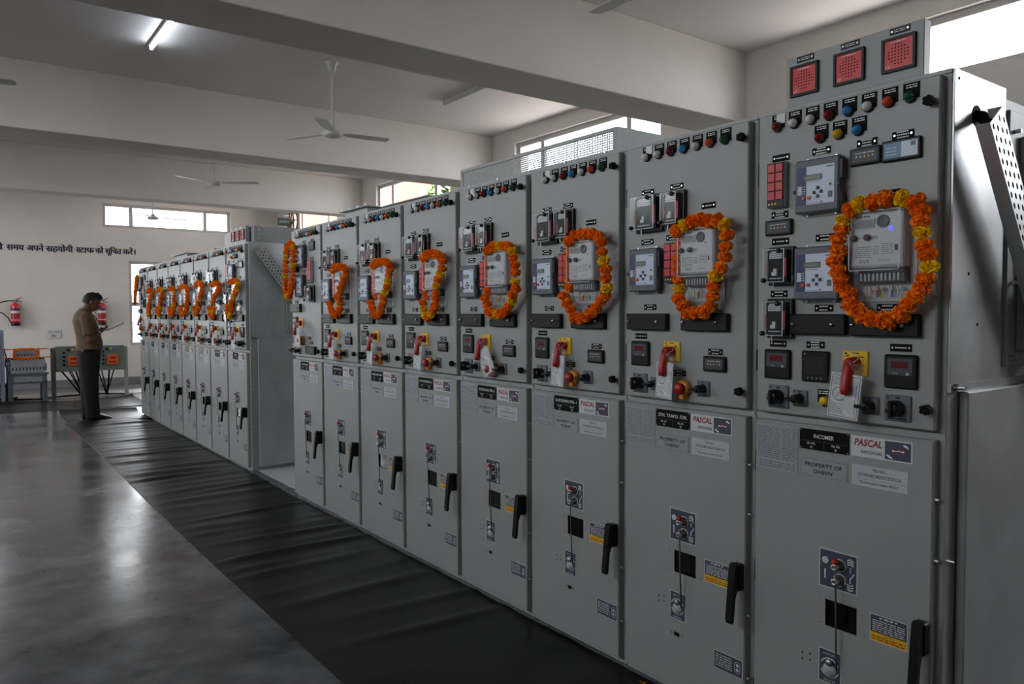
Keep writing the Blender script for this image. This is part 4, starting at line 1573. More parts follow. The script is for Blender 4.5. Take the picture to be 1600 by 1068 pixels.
GL = {'P0': 'marigold garland with five yellow blooms draped round the INCOMER cabinet energy meter',
      'P1': 'marigold garland hung round the meter of the STN. TRAFO. FDR. cabinet',
      'P2': 'marigold garland with two yellow blooms at its side, third cabinet of the front row',
      'P3': 'marigold garland with five yellow blooms, on the fourth cabinet of the front row',
      'P7': 'narrow doubled marigold garland dangling on the last cabinet of the front row',
      'R0': 'marigold garland on the near end cabinet of the far row, beside the gap',
      'R7': 'narrow doubled marigold garland on the last cabinet of the far row, against the window'}


def blooms(root, pts, rd, jitter=0.002, scale=1.0, closed=True):
    n = len(pts)
    for i, (x, y, z, yl) in enumerate(pts):
        a = pts[(i - 1) % n if closed else max(i - 1, 0)]
        b = pts[(i + 1) % n if closed else min(i + 1, n - 1)]
        t = Vector((b[0] - a[0], b[1] - a[1], b[2] - a[2]))
        q = (t if t.length > 1e-6 else Vector((0, 0, 1))).to_track_quat('Z', 'Y') @ Euler((rd.gauss(0, 0.16), rd.gauss(0, 0.16), rd.uniform(0, 6.28))).to_quaternion()
        o = ob('marigold', rd.choice(BL_Y if yl else BL_O), root,
               (x + rd.uniform(-jitter, jitter), y + rd.uniform(-jitter, jitter), z + rd.uniform(-jitter, jitter)), q.to_euler())
        s = scale * rd.uniform(0.94, 1.08)
        o.scale = (s, s, s * 0.74)


for k, txt in GARL.items():
    i = int(k[1])
    row = 'front' if k[0] == 'P' else 'far'
    lab = GL.get(k, 'marigold garland on the %s cabinet from the near end of the %s row' % (ORD[i], row))
    g = thing('marigold_garland', lab, 'garland', CABS[k].location, rotf, 'marigold garlands on the cabinets')
    rd = random.Random(hash(k[0] == 'P') + i * 17)
    pts = []
    for w_ in txt.split():
        yl = w_.endswith('y')
        s, z = (int(v) / 1000 for v in w_.rstrip('y').split(','))
        dbl = i == 7
        t = 0.062 if dbl else (0.045 if z < 1.50 else (0.022 if s < 0.335 and z < 1.70 and k != 'P0' else 0.058))
        if t == 0.022:                       # this strand runs behind the meter's edge
            s, t = max(s, 0.304), 0.018
        pts.append((s, FD - t, z, yl))
    blooms(g, pts, rd)
    ob('thread', MB().tube([p[:3] for p in pts] + [pts[0][:3]], 0.0016, THREAD, 5), g)

# ------------------------------------------------------------------ caution tags on the breaker handles
TAGPOS = {}
for k in CABS:
    i = int(k[1])
    TAGPOS[k] = (0.366, 1.262) if i == 0 else ((0.212, 1.342) if i == 7 else (0.262, 1.270))


def tag_card():
    rd = random.Random(31)
    m = MB().box(-0.040, 0.040, -0.0012, 0, -0.150, -0.034, PAPER)
    m.stroke([(-0.036, -0.146), (0.036, -0.146), (0.036, -0.040), (-0.036, -0.040), (-0.036, -0.146)], 0.0012, -0.0016, ALUD)
    m.lines(-0.034, -0.010, -0.066, -0.044, 5, -0.0016, ALUD, 0.3, 3, rd)
    m.lines(-0.034, 0.0, -0.140, -0.112, 5, -0.0016, ALUD, 0.25, 4, rd)
    m.ring(-0.014, -0.088, 0.016, 0.018, -0.0016, GREENT, 16, radians(40), radians(330))
    m.stroke([(-0.022, -0.098), (-0.010, -0.078), (0.004, -0.092)], 0.002, -0.0016, GREENT)
    m.text('STN', -0.006, -0.104, -0.0016, ALUD, w=0.012, h=0.005)
    m.stroke([(0.029, -0.135), (0.029, -0.06)], 0.0012, -0.0016, ALUD)
    return m


def tag_sleeve():
    m = MB()
    n = 6
    vs = []
    for j in range(n + 1):
        z = -0.004 - 0.166 * j / n
        for x in (-0.046, -0.015, 0.016, 0.046):
            vs.append((x, -0.003 - 0.003 * sin(3.1 * j + x * 120), z))
    fs = [(j * 4 + a, j * 4 + a + 1, j * 4 + a + 5, j * 4 + a + 4) for j in range(n) for a in range(3)]
    return m.add(vs, fs, POLY, True)


def tag_cord():
    return MB().tube([(-0.004, -0.003, -0.010), (-0.018, 0.012, 0.006), (-0.006, 0.022, 0.018), (0.014, 0.022, 0.018), (0.018, 0.012, 0.006), (0.004, -0.003, -0.010)], 0.0009, WHITEP, 5)


ang = {'P0': (-6, 6), 'P1': (-4, -8), 'P2': (-5, -4), 'P3': (28, 4), 'P4': (-9, -2), 'P5': (-8, -4), 'P6': (-2, -2), 'P7': (8, 4),
       'R0': (-8, 4), 'R1': (4, -4), 'R2': (-6, -4), 'R3': (2, 0), 'R4': (0, -4), 'R5': (-10, -2), 'R6': (2, -6), 'R7': (4, -2)}
for k in CABS:
    i = int(k[1])
    row = 'front' if k[0] == 'P' else 'far'
    s, z = TAGPOS[k]
    a, yaw = ang[k]
    if k == 'P0':
        lab = 'white paper caution tag in polythene hung on the red grip of the INCOMER cabinet'
    else:
        lab = 'paper caution tag on the red grip of the %s cabinet, %s row' % (ORD[i], row)
    base = CABS[k].location
    g = thing('caution_tag', lab, 'tag', (base.x + FD - 0.047, base.y - s + (0.004 if k == 'P0' else -0.006), z + (0.014 if k == 'P0' else 0.004)), (0, radians(a), -pi / 2 + radians(yaw)), 'caution tags on the red grips')
    g.rotation_euler = (Matrix.Rotation(-pi / 2 + radians(yaw), 3, 'Z') @ Matrix.Rotation(radians(-a), 3, 'Y')).to_euler()
    g.scale = (1.12, 1.0, 1.12)
    ob('card', cached('card', tag_card), g, (0, 0, 0))
    ob('sleeve', cached('sleeve', tag_sleeve), g)
    ob('cord', cached('cord', tag_cord), g)

# ------------------------------------------------------------------ hooter boxes on the incomers
def hooter_box(k, lab):
    g = thing('alarm_hooter_box', lab, 'alarm box', CABS[k].location, rotf, 'hooter boxes on the incomer cabinets')

    def box():
        return MB().box(0.101, 0.524, -0.003, 0.034, HT, 2.213, PAINT, 0.002)
    ob('box', cached('hooter_case', box), g)

    def frame():
        m = MB()
        a, b, t = 0.047, 0.040, 0.010
        for r in ((-a, a, -a, -b), (-a, a, b, a), (-a, -b, -b, b), (b, a, -b, b)):
            m.box(r[0], r[1], -t, 0, r[2], r[3], BLACK)
        return m

    def grille():
        rd = random.Random(8)
        m = MB().box(-0.040, 0.040, -0.006, 0, -0.040, 0.040, REDH)
        for i in range(7):
            for j in range(7):
                if abs(i - 3) + abs(j - 3) <= 4 and not (abs(i - 3) == 3 and abs(j - 3) > 1) and not (abs(j - 3) == 3 and abs(i - 3) > 1):
                    m.cyl(((i - 3) * 0.0088, -0.0061, (j - 3) * 0.0088), ((i - 3) * 0.0088, -0.0064, (j - 3) * 0.0088), 0.0023, BLACKM, n=8)
        m.lines(-0.022, 0.022, 0.032, 0.036, 1, -0.0064, WHITE, 0.5, 5, rd)
        m.lines(-0.036, -0.022, -0.036, -0.026, 2, -0.0064, WHITE, 0.3, 2, rd)
        return m
    for i in range(3):
        x = 0.166 + 0.1455 * i
        h = ob('hooter', cached('hooter_frame', frame), g, (x, -0.003, 2.1355))
        ob('red_grille', cached('red_grille', grille), h, (0, 0, 0))

        def leg():
            rd = random.Random(14)
            m = MB().box(-0.0285, 0.0285, -0.002, 0, -0.009, 0.009, BLACK)
            for sx in (-1, 1):
                m.disc(sx * 0.022, 0, 0.0032, -0.0024, STEEL, 8)
            m.lines(-0.015, 0.015, -0.005, 0.005, 2, -0.0024, WHITE, 0.4, 5, rd)
            return m
        ob('legend_plate', cached('hooter_legend', leg), g, (x + 0.001, -0.003, 2.2005))
    return g


hooter_box('P0', 'grey box with three red hooter grilles on top of the INCOMER cabinet')
hooter_box('R0', 'grey box with three red hooter grilles on top of the far row')


# ------------------------------------------------------------------ boxes on the cabinet tops
def duct_box(lab, x0, x1, y0, y1, z1, lid=0.035, z0=HT, bolts=True):
    g = thing('duct_flange_box', lab, 'duct box', ((x0 + x1) / 2, (y0 + y1) / 2, z0))
    a, b, h = (x1 - x0) / 2, (y1 - y0) / 2, z1 - z0
    ob('casing', MB().box(-a, a, -b, b, 0, h - 0.008, PAINT2, 0.003), g)
    ob('flange_lid', MB().box(-a - lid, a + lid, -b - lid, b + lid, h - 0.008, h, PAINT2, 0.001), g)
    if bolts:
        n = 4
        for i in range(n):
            y = -b + 2 * b * i / (n - 1)
            ob('bolt', cached('flange_bolt', lambda: MB().cyl((0, 0, -0.006), (0, 0, 0.014), 0.007, STEEL, n=6)), g, (-a - lid * 0.5, y * 1.04, h))
    return g


duct_box('low grey flanged duct box on the front row, by the OUTGOING FDR.-3 cabinet', 0.36, 0.95, 4.30, 4.86, 2.178, 0.03, bolts=False)
duct_box('grey duct box with bolted overhanging lid on the front row', 0.36, 0.80, 5.20, 5.60, 2.215)
duct_box('small grey duct box with bolted lid on the far row', 0.30, 0.75, 10.30, 11.02, 2.20)
duct_box('flat grey duct box halfway along the far row', 0.30, 0.75, 9.50, 9.86, 2.145, 0.02, bolts=False)
g = thing('relief_duct', 'tall plain grey duct behind the hooter grilles of the far row', 'duct', (0.66, 7.33, HT))
ob('casing', MB().box(-0.61, 0.61, -0.462, 0.44, 0, 0.148, PAINT2, 0.003), g)
ob('angle_flange', MB().box(-0.575, -0.560, -0.475, -0.462, 0, 0.152, PAINT, 0.002), g)
for z in (0.03, 0.07, 0.11):
    ob('bolt', cached('duct_bolt', lambda: MB().cyl((0, 0, 0), (0, -0.012, 0), 0.006, STEEL, n=6)), g, (-0.567, -0.475, z))
g = thing('folded_cloth', 'folded red brown cloth on the second cabinet of the far row', 'cloth', (0.30, 8.85, HT))
mb = MB()
nx, ny = 6, 12
RAG = mat('red_brown_cloth', (132, 62, 48), 0.9, vary=0.15, scale=20, bump=0.4, bscale=90)
vs = [(-0.10 + 0.20 * i / nx, -0.22 + 0.44 * j / ny, (0.075 + 0.022 * sin(i * 1.3 + j * 0.7)) * min(1, 3 * min(i, nx - i) / nx + 0.05) * min(1, 3 * min(j, ny - j) / ny + 0.05))
      for i in range(nx + 1) for j in range(ny + 1)]
mb.add(vs, [(i * (ny + 1) + j, (i + 1) * (ny + 1) + j, (i + 1) * (ny + 1) + j + 1, i * (ny + 1) + j + 1) for i in range(nx) for j in range(ny)], RAG, True)
ob('cloth_fold', mb, g)

# wire mesh screen box over the third and fourth cabinets
g = thing('mesh_screen_box', 'wire mesh screened vent box on top of the OUTGOING FDR.-1 and FDR.-2 cabinets', 'vent box', (0.0, 2.205, HT))
L, HH = 1.145, 0.098
fr = MB()
for a in ((0, L, 0, 0.010), (0, L, HH - 0.016, HH), (0, 0.016, 0.010, HH - 0.016), (L - 0.016, L, 0.010, HH - 0.016)):
    fr.box(0.0, 0.012, a[0], a[1], a[2], a[3], PAINT2, 0.001)
ob('screen_frame', fr, g)
wm = MB()
n = 110
for i in range(1, n):
    y = 0.012 + (L - 0.024) * i / n
    wm.box(0.004, 0.0048, y - 0.0030, y + 0.0030, 0.008, HH - 0.014, PAINT2)
for j in range(1, 8):
    z = 0.008 + (HH - 0.022) * j / 8
    wm.box(0.0044, 0.0052, 0.012, L - 0.012, z - 0.0023, z + 0.0023, PAINT2)
o = ob('wire_mesh', wm, g)
o['kind'] = 'stuff'
ob('side_plate', MB().box(0.0, 0.62, -0.004, 0.0, 0, HH, PAINT2), g)
ob('side_plate', MB().box(0.0, 0.62, L, L + 0.004, 0, HH, PAINT2), g)
ob('tie_bar', MB().box(0.60, 0.62, 0.0, L, 0.0, 0.012, PAINT2), g)
for i in range(5):
    ob('bolt', cached('screen_bolt', lambda: MB().cyl((0.0, 0, 0), (-0.006, 0, 0), 0.0045, STEEL, n=6)), g, (0, 0.06 + i * 0.25, 0.005))


# ------------------------------------------------------------------ perforated cable trays
def cable_tray(k, lab, ox, oz, yo):
    side = CABS[k].location.y - W
    g = thing('cable_tray', lab, 'cable tray', (ox, side - 0.02, oz), group='perforated cable trays')
    d = Vector((0.595, 0.0, -0.803))
    up = Vector((0.803, 0.0, 0.595))
    Lt, Wd, dep = 1.5, 0.088, 0.036
    P = lambda a, b, y: tuple(d * a + up * b + Vector((0, y, 0)))

    def plate():
        m = MB()
        cw, cl = Wd / 4, 0.034
        for c in range(4):
            b0 = -Wd / 2 + c * cw
            off = cl / 2 if c % 2 else 0.0
            if off:
                m.add([P(0, b0, yo), P(off, b0, yo), P(off, b0 + cw, yo), P(0, b0 + cw, yo)], [(0, 1, 2, 3)], ZINCB)
            for r in range(int((Lt - off) / cl)):
                a0 = off + r * cl
                sq = [(0, 0), (.5, 0), (1, 0), (1, .5), (1, 1), (.5, 1), (0, 1), (0, .5)]
                vs = [P(a0 + cl * x, b0 + cw * y, yo) for x, y in sq]
                for q in range(8):
                    an = radians(225 + 45 * q)
                    vs.append(P(a0 + cl * (0.5 + 0.30 * cos(an)), b0 + cw * (0.5 + 0.26 * sin(an)), yo))
                m.add(vs, [(q, (q + 1) % 8, 8 + (q + 1) % 8, 8 + q) for q in range(8)], ZINCB)
        return m
    ob('perforated_web', plate(), g)
    fl_ = MB()
    for b in (-Wd / 2, Wd / 2):
        e = 0.0015
        vs = [P(a, b + s, y) for a in (0, Lt) for s in (-e, e) for y in (yo, yo + dep)]
        fl_.add(vs, [(0, 1, 3, 2), (4, 6, 7, 5), (0, 4, 5, 1), (2, 3, 7, 6), (0, 2, 6, 4), (1, 5, 7, 3)], ZINC)
    ob('flange', fl_, g)
    jb = MB()
    for a, b in ((0.50, -0.01), (0.50, 0.03), (0.56, -0.01), (0.56, 0.03)):
        p = P(a, b, yo)
        jb.cyl(p, (p[0], p[1] - 0.012, p[2]), 0.006, STEEL, n=6)
    ob('joint_bolts', jb, g)
    for i, (b, r) in enumerate(((-0.018, 0.013), (0.012, 0.012))):
        pts = [Vector((0.135 - ox, 0.022, 1.958 - oz)), Vector((0.120 - ox, -0.004, 1.948 - oz - 0.01 * i)), Vector((0.095 - ox, -0.03, 1.925 - oz - 0.01 * i))]
        pts += [Vector(P(a, b, yo + 0.018)) for a in (0.10, 0.4, 0.9, 1.45)]
        ob('cable', MB().tube(pts, r, BLACKM, 10), g)
    return g


cable_tray('P0', 'perforated zinc cable tray sloping down the bare side of the INCOMER cabinet', 0.037, 1.925, -0.070)
cable_tray('R0', 'perforated zinc cable tray sloping down in the gap between the cabinet rows', 0.075, 2.0, -0.056)

# ------------------------------------------------------------------ rubber mats
def rubber():
    m = bpy.data.materials.new('chequered_rubber')
    m.use_nodes = True
    nt = m.node_tree
    b = nt.nodes['Principled BSDF']
    tc = nt.nodes.new('ShaderNodeTexCoord')
    n1 = nt.nodes.new('ShaderNodeTexNoise')
    n1.inputs['Scale'].default_value, n1.inputs['Detail'].default_value = 2.2, 8
    nt.links.new(tc.outputs['Object'], n1.inputs['Vector'])
    cr = nt.nodes.new('ShaderNodeValToRGB')
    e = cr.color_ramp.elements
    e[0].position, e[0].color = 0.45, lin((15, 15, 16))
    e[1].position, e[1].color = 0.80, lin((38, 37, 36))
    nt.links.new(n1.outputs['Fac'], cr.inputs['Fac'])
    nt.links.new(cr.outputs['Color'], b.inputs['Base Color'])
    b.inputs['Roughness'].default_value = 0.40
    b.inputs['Specular IOR Level'].default_value = 0.26
    mp = nt.nodes.new('ShaderNodeMapping')
    mp.inputs['Rotation'].default_value = (0, 0, radians(45))
    nt.links.new(tc.outputs['Object'], mp.inputs['Vector'])
    ck = nt.nodes.new('ShaderNodeTexChecker')
    ck.inputs['Scale'].default_value = 55
    nt.links.new(mp.outputs['Vector'], ck.inputs['Vector'])
    bp = nt.nodes.new('ShaderNodeBump')
    bp.inputs['Strength'].default_value, bp.inputs['Distance'].default_value = 0.35, 0.0015
    nt.links.new(ck.outputs['Fac'], bp.inputs['Height'])
    nt.links.new(bp.outputs['Normal'], b.inputs['Normal'])
    return m


RUB = rubber()


def mat_sheet(name, lab, x0, x1, y0, y1, hfun, nx, ny, skew=lambda x, y: (x, y)):
    rows = []
    th = 0.003
    vs, fs = [], []
    for i in range(nx + 1):
        for j in range(ny + 1):
            x, y = x0 + (x1 - x0) * i / nx, y0 + (y1 - y0) * j / ny
            X, Y = skew(x, y)
            vs.append((X, Y, th + 0.0005 + max(0.0, hfun(x, y))))
    n = len(vs)
    vs += [(a, b, max(0.0005, c - th)) for a, b, c in vs]
    id_ = lambda i, j: i * (ny + 1) + j
    for i in range(nx):
        for j in range(ny):
            q = (id_(i, j), id_(i + 1, j), id_(i + 1, j + 1), id_(i, j + 1))
            fs += [q, tuple(a + n for a in q[::-1])]
    mb = MB().add(vs, fs, RUB, True)
    for loop in ([id_(i, 0) for i in range(nx + 1)], [id_(i, ny) for i in range(nx + 1)], [id_(0, j) for j in range(ny + 1)], [id_(nx, j) for j in range(ny + 1)]):
        m_ = len(loop)
        mb.add([vs[q] for q in loop] + [vs[q + n] for q in loop], [(q, q + 1, m_ + q + 1, m_ + q) for q in range(m_ - 1)], RUB, False)
    o = ob(name, mb)
    return tag(o, lab, 'mat', 'rubber floor mats')


rw = random.Random(12)
WAVES = []
yy = 1.5
while yy < 11.2:
    WAVES.append((yy, rw.uniform(0.035, 0.085), rw.uniform(0.006, 0.016) * (1.0 if yy < 4 else 1.5), rw.uniform(-0.12, 0.12), rw.uniform(0, 1)))
    yy += rw.uniform(0.11, 0.26) if yy > 4 else rw.uniform(0.16, 0.36)


def mat_h(x, y):
    h = 0.0
    for c, w, a, sl, ph in WAVES:
        d = y - c - sl * (x + 0.5)
        if abs(d) < 4 * w:
            h += a * math.exp(-(d / w) ** 2) * (0.55 + 0.45 * sin(3.0 * x + 6.28 * ph))
    e = min(1.0, (x + 1.0) / 0.16, (-0.06 - x + 0.09) / 0.12)
    if y > 11.0:
        h += 0.030 * min(1, (y - 11.0) / 0.22)
    return h * max(0.08, e)


mat_sheet('rubber_mat', 'long rippled black rubber mat along the front of both cabinet rows', -0.985, -0.036, -1.2, 11.3, mat_h, 22, 640,
          lambda x, y: (x + 0.012 * sin(y * 0.9), y + 0.12 * (x + 0.04) * (-0.4 if y > 10 else 0)))
mat_sheet('rubber_mat', 'short black rubber mat with raised edge under the standing man', -0.95, 0.0, 11.33, 12.48,
          lambda x, y: 0.002 + 0.05 * max(0, (y - 12.25) / 0.23) ** 2 + 0.02 * max(0, (11.45 - y) / 0.12) + 0.004 * sin(5 * y + x), 10, 26, lambda x, y: (x - 0.04 if False else x, y - 0.30 * (x + 0.95)))
mat_sheet('rubber_mat', 'black rubber mat laid crosswise in front of the battery rack', -4.2, 0.28, 13.0, 14.28,
          lambda x, y: 0.004 + 0.006 * sin(2.3 * x + y) + 0.05 * max(0, (y - 14.1) / 0.18) ** 2 * (0.55 + 0.45 * sin(3 * x)) + 0.03 * max(0, (x - 0.10) / 0.18) ** 2, 70, 14, lambda x, y: (x, y - 0.14 * (x + 1.2)))
g = thing('fallen_petal', 'single orange marigold petal fallen on the long mat', 'petal', (-0.075, 1.985, 0.011), (0.3, 0.2, 1.0))
mb = MB()
for a in range(4):
    mb.add([(0, 0, 0), (0.014 * cos(a * 1.4), 0.014 * sin(a * 1.4), 0.004), (0.012 * cos(a * 1.4 + 0.7), 0.012 * sin(a * 1.4 + 0.7), 0.008)], [(0, 1, 2)], MG_O)
ob('petal_scrap', mb, g)


# ------------------------------------------------------------------ fans and tube lights
def fan(lab, x, y, a0):
    g = thing('ceiling_fan', lab, 'fan', (x, y, ZC), group='ceiling fans')

    def canopy():
        return MB().lathe([(0.0, 0.0), (0.062, 0.0), (0.066, -0.012), (0.045, -0.030), (0.036, -0.085), (0.030, -0.098), (0.0, -0.098)], FANW, n=24)

    def rod():
        return MB().cyl((0, 0, -0.09), (0, 0, -0.60), 0.012, FANW, n=12).lathe([(0.016, -0.60), (0.032, -0.610), (0.040, -0.640), (0.030, -0.655)], FANW, n=18)

    def motor():
        return MB().lathe([(0.0, -0.645), (0.060, -0.648), (0.088, -0.662), (0.098, -0.680), (0.098, -0.694), (0.080, -0.708), (0.052, -0.716), (0.0, -0.718)], FANW, n=28)

    def blade():
        m = MB()
        z = -0.676
        pr = [(0.095, 0.018), (0.13, 0.022), (0.17, 0.046), (0.28, 0.056), (0.46, 0.058), (0.555, 0.052), (0.575, 0.034)]
        vs = []
        for r, w in pr:
            for sgn in (-1, 1):
                for dz in (0.0, 0.0035):
                    vs.append((r, sgn * w, z - sgn * w * 0.12 + dz))
        n = len(pr)
        fs = []
        for i in range(n - 1):
            a, b = i * 4, i * 4 + 4
            fs += [(a, b, b + 2, a + 2), (a + 1, a + 3, b + 3, b + 1), (a, a + 1, b + 1, b), (a + 2, b + 2, b + 3, a + 3)]
        fs += [(0, 2, 3, 1), (4 * n - 4, 4 * n - 3, 4 * n - 1, 4 * n - 2)]
        return m.add(vs, fs, FANW)
    ob('canopy', cached('fan_canopy', canopy), g)
    ob('downrod', cached('fan_rod', rod), g)
    ob('motor', cached('fan_motor', motor), g)
    for i in range(3):
        ob('blade', cached('fan_blade', blade), g, rot=(0, 0, radians(a0 + 120 * i)))
    return g


fan('white ceiling fan hanging on a long rod between the first two beams', 0.84, 6.93, -4)
fan('white ceiling fan beyond the second beam, its blades level', 0.69, 10.43, -35)
fan('white ceiling fan hanging before the high back wall window', 0.81, 14.84, 2)
fan('ceiling fan of which one blade tip shows at the edge by the beam', -2.27, 6.95, -16)
fan('ceiling fan of which one blade tip shows above the first beam', 0.88, 2.72, 90)


def tube_light(lab, x, y0, y1, lit):
    g = thing('tube_light', lab, 'tube light', (x, (y0 + y1) / 2, ZC))
    h = (y1 - y0) / 2
    m = MB().box(-0.022, 0.022, -h, h, -0.030, 0, FANW, 0.003)
    for s in (-1, 1):
        m.box(-0.015, 0.015, s * h - 0.012, s * h + 0.012, -0.060, -0.005, WHITEP, 0.002)
    ob('batten', m, g)
    ob('tube', MB().cyl((0, -h + 0.012, -0.046), (0, h - 0.012, -0.046), 0.0135, TUBE if lit else TUBEOFF, n=14), g)
    return g


tube_light('lit fluorescent tube light on the ceiling beside the first beam', -0.66, 6.18, 7.39, True)
tube_light('unlit tube light on the ceiling over the front row', 2.40, 6.22, 7.42, False)

# ------------------------------------------------------------------ back wall fittings
EXT = mat('extinguisher_red', (200, 26, 30), 0.3, coat=0.4)
BRASS = mat('brass', (170, 130, 60), 0.35, metal=0.9)


def extinguisher(lab, x):
    g = thing('fire_extinguisher', lab, 'fire extinguisher', (x, YB - 0.085, 1.21), group='fire extinguishers on the back wall')
    ob('cylinder', cached('ext_body', lambda: MB().lathe([(0.0, 0.0), (0.066, 0.0), (0.072, 0.01), (0.072, 0.355), (0.060, 0.395), (0.028, 0.418), (0.024, 0.44), (0.0, 0.44)], EXT, n=22)), g)

    def base():
        return MB().lathe([(0.0, -0.004), (0.0735, -0.004), (0.0745, 0.0), (0.0745, 0.058), (0.072, 0.060)], BLACK, n=22)
    ob('foot_ring', cached('ext_foot', base), g)

    def band():
        rd = random.Random(6)
        m = MB().lathe([(0.0726, 0.235), (0.0726, 0.275)], WHITEP, n=22)
        m.lathe([(0.0726, 0.285), (0.0726, 0.325)], NAVY, n=22)
        m.lathe([(0.0726, 0.10), (0.0726, 0.112)], L_WHITE, n=22)
        m.lathe([(0.0726, 0.14), (0.0726, 0.225)], mat('extinguisher_print', (150, 40, 52), 0.5), n=22)
        return m
    ob('label_band', cached('ext_band', band), g)

    def valve():
        m = MB().cyl((0, 0, 0.43), (0, 0, 0.485), 0.018, BRASS, n=12)
        m.tube([(-0.02, 0, 0.475), (0.03, 0, 0.485), (0.105, 0, 0.535)], [0.009, 0.009, 0.006], BLACK, 6)
        m.tube([(-0.01, 0, 0.468), (0.05, 0, 0.462), (0.115, 0, 0.448)], [0.007, 0.007, 0.005], BLACK, 6)
        return m.cyl((0.0, -0.018, 0.455), (0.0, -0.04, 0.455), 0.014, STEEL, n=12)
    ob('valve', cached('ext_valve', valve), g)

    def hose():
        pts = [(-0.012, 0, 0.462), (-0.10, -0.01, 0.468), (-0.22, -0.02, 0.44), (-0.31, -0.02, 0.36), (-0.30, -0.02, 0.27), (-0.20, -0.02, 0.235), (-0.11, -0.02, 0.14), (-0.078, -0.02, 0.055)]
        return MB().tube(pts, 0.0105, BLACK, 8)
    ob('hose', cached('ext_hose', hose), g)
    ob('wall_hook', cached('ext_hook', lambda: MB().box(-0.015, 0.015, 0.02, 0.084, 0.40, 0.45, DSTEEL)), g)


extinguisher('red fire extinguisher hung over the battery rack, with a long black hose', -1.18)
extinguisher('red fire extinguisher hung on the wall behind the standing man', 0.265)

g = thing('switch_board', 'white modular switch plate on the back wall between the extinguishers', 'switch plate', (-0.56, YB, 1.04))
ob('plate', MB().box(-0.12, 0.12, -0.012, 0, -0.09, 0.09, WHITEP, 0.004), g)
for i in range(4):
    ob('rocker_switch', cached('rocker', lambda: MB().box(-0.019, 0.019, -0.019, -0.012, -0.022, 0.022, LGREY, 0.003)), g, (-0.075 + i * 0.05, 0, 0.042))
ob('socket_outlet', MB().box(-0.045, 0.045, -0.016, -0.012, -0.07, -0.008, LGREY, 0.002).disc(-0.02, -0.045, 0.008, -0.0165, BLACK).disc(0.02, -0.045, 0.008, -0.0165, BLACK).disc(0, -0.024, 0.009, -0.0165, BLACK), g)

# control box on legs
CBX = mat('control_box_paint', (112, 122, 116), 0.5, vary=0.05, scale=5)
ORD_ = mat('orange_relay_face', (226, 106, 28), 0.45)
g = thing('control_box', 'grey control box on steel legs with orange relay faces, behind the standing man', 'control box', (-0.245, 14.72, 0))
ob('enclosure', MB().box(-0.52, 0.515, -0.06, 0.16, 0.455, 0.882, CBX, 0.006), g)
for x, w in ((-0.555, 0.035), (0.545, 0.028)):
    ob('leg', MB().box(x - w, x + w, 0.0, 0.05, 0.0, 0.86, DSTEEL if x < 0 else PAINT2, 0.003), g)
for dx in (-0.26, 0.325):
    o = ob('orange_relay', MB().box(-0.085, 0.085, -0.030, 0, -0.085, 0.085, ORD_, 0.006).quad(-0.05, 0.05, 0.015, 0.055, -0.0304, REDT)
           .quad(-0.06, 0.06, -0.055, -0.02, -0.0304, REDP), g, (dx, -0.06, 0.635))
    for i in range(4):
        ob('push_button', cached('cb_button', lambda: MB().cyl((0, 0, 0), (0, -0.022, 0), 0.019, BLACK, n=12)), g, (dx - 0.145, -0.06, 0.775 - i * 0.067))
    for i, c in enumerate((BLACK, L_YEL, L_BLUE)):
        ob('pilot_lamp', MB().cyl((0, 0, 0), (0, -0.022, 0), 0.021, c, n=12), g, (dx - 0.085 + i * 0.065, -0.06, 0.822))
for i, (x, x2) in enumerate(((-0.44, -0.14), (-0.33, -0.13), (-0.30, -0.12), (-0.23, -0.11), (0.10, 0.235), (0.16, 0.245), (0.285, 0.25), (0.36, 0.24))):
    ob('cable', MB().tube([(x, 0.04, 0.47), (x * 0.6 + x2 * 0.4, 0.03, 0.30), (x2, 0.02 + 0.01 * i, 0.02)], 0.010 if i % 3 else 0.014, BLACKM, 7), g)

# battery rack
CELL = mat('battery_case', (168, 172, 178), 0.5)
RKP = mat('rack_paint', (96, 106, 118), 0.5)
g = thing('battery_rack', 'low grey steel battery rack before the back wall', 'rack', (-1.165, 14.50, 0))
for x in (-0.25, 0.22):
    for y in (0.0, 0.52):
        ob('leg', MB().box(x - 0.032, x + 0.032, y - 0.025, y + 0.025, 0, 0.47 if y < 0.1 else 0.70, RKP, 0.003), g)
ob('front_rail', MB().box(-0.265, 0.275, -0.035, -0.025, 0.44, 0.475, RKP, 0.002), g)
ob('lower_shelf', MB().box(-0.25, 0.25, -0.025, 0.18, 0.300, 0.328, RKP, 0.003), g)
ob('upper_shelf', MB().box(-0.25, 0.25, 0.26, 0.48, 0.60, 0.625, RKP, 0.003), g)
ob('side_bar', MB().box(-0.282, -0.252, 0.0, 0.5, 0.50, 0.62, RKP, 0.003), g)
ob('side_bar', MB().box(0.222, 0.252, 0.0, 0.5, 0.50, 0.62, RKP, 0.003), g)


def cell():
    m = MB().box(-0.0225, 0.0225, -0.08, 0.08, 0, 0.36, CELL, 0.003)
    m.quad(-0.010, 0.010, 0.19, 0.24, -0.0804, SLATE)
    return m


def terminals():
    return MB().cyl((0, -0.05, 0.36), (0, -0.05, 0.385), 0.011, REDD, n=8).cyl((0, 0.05, 0.36), (0, 0.05, 0.385), 0.011, BLACK, n=8)


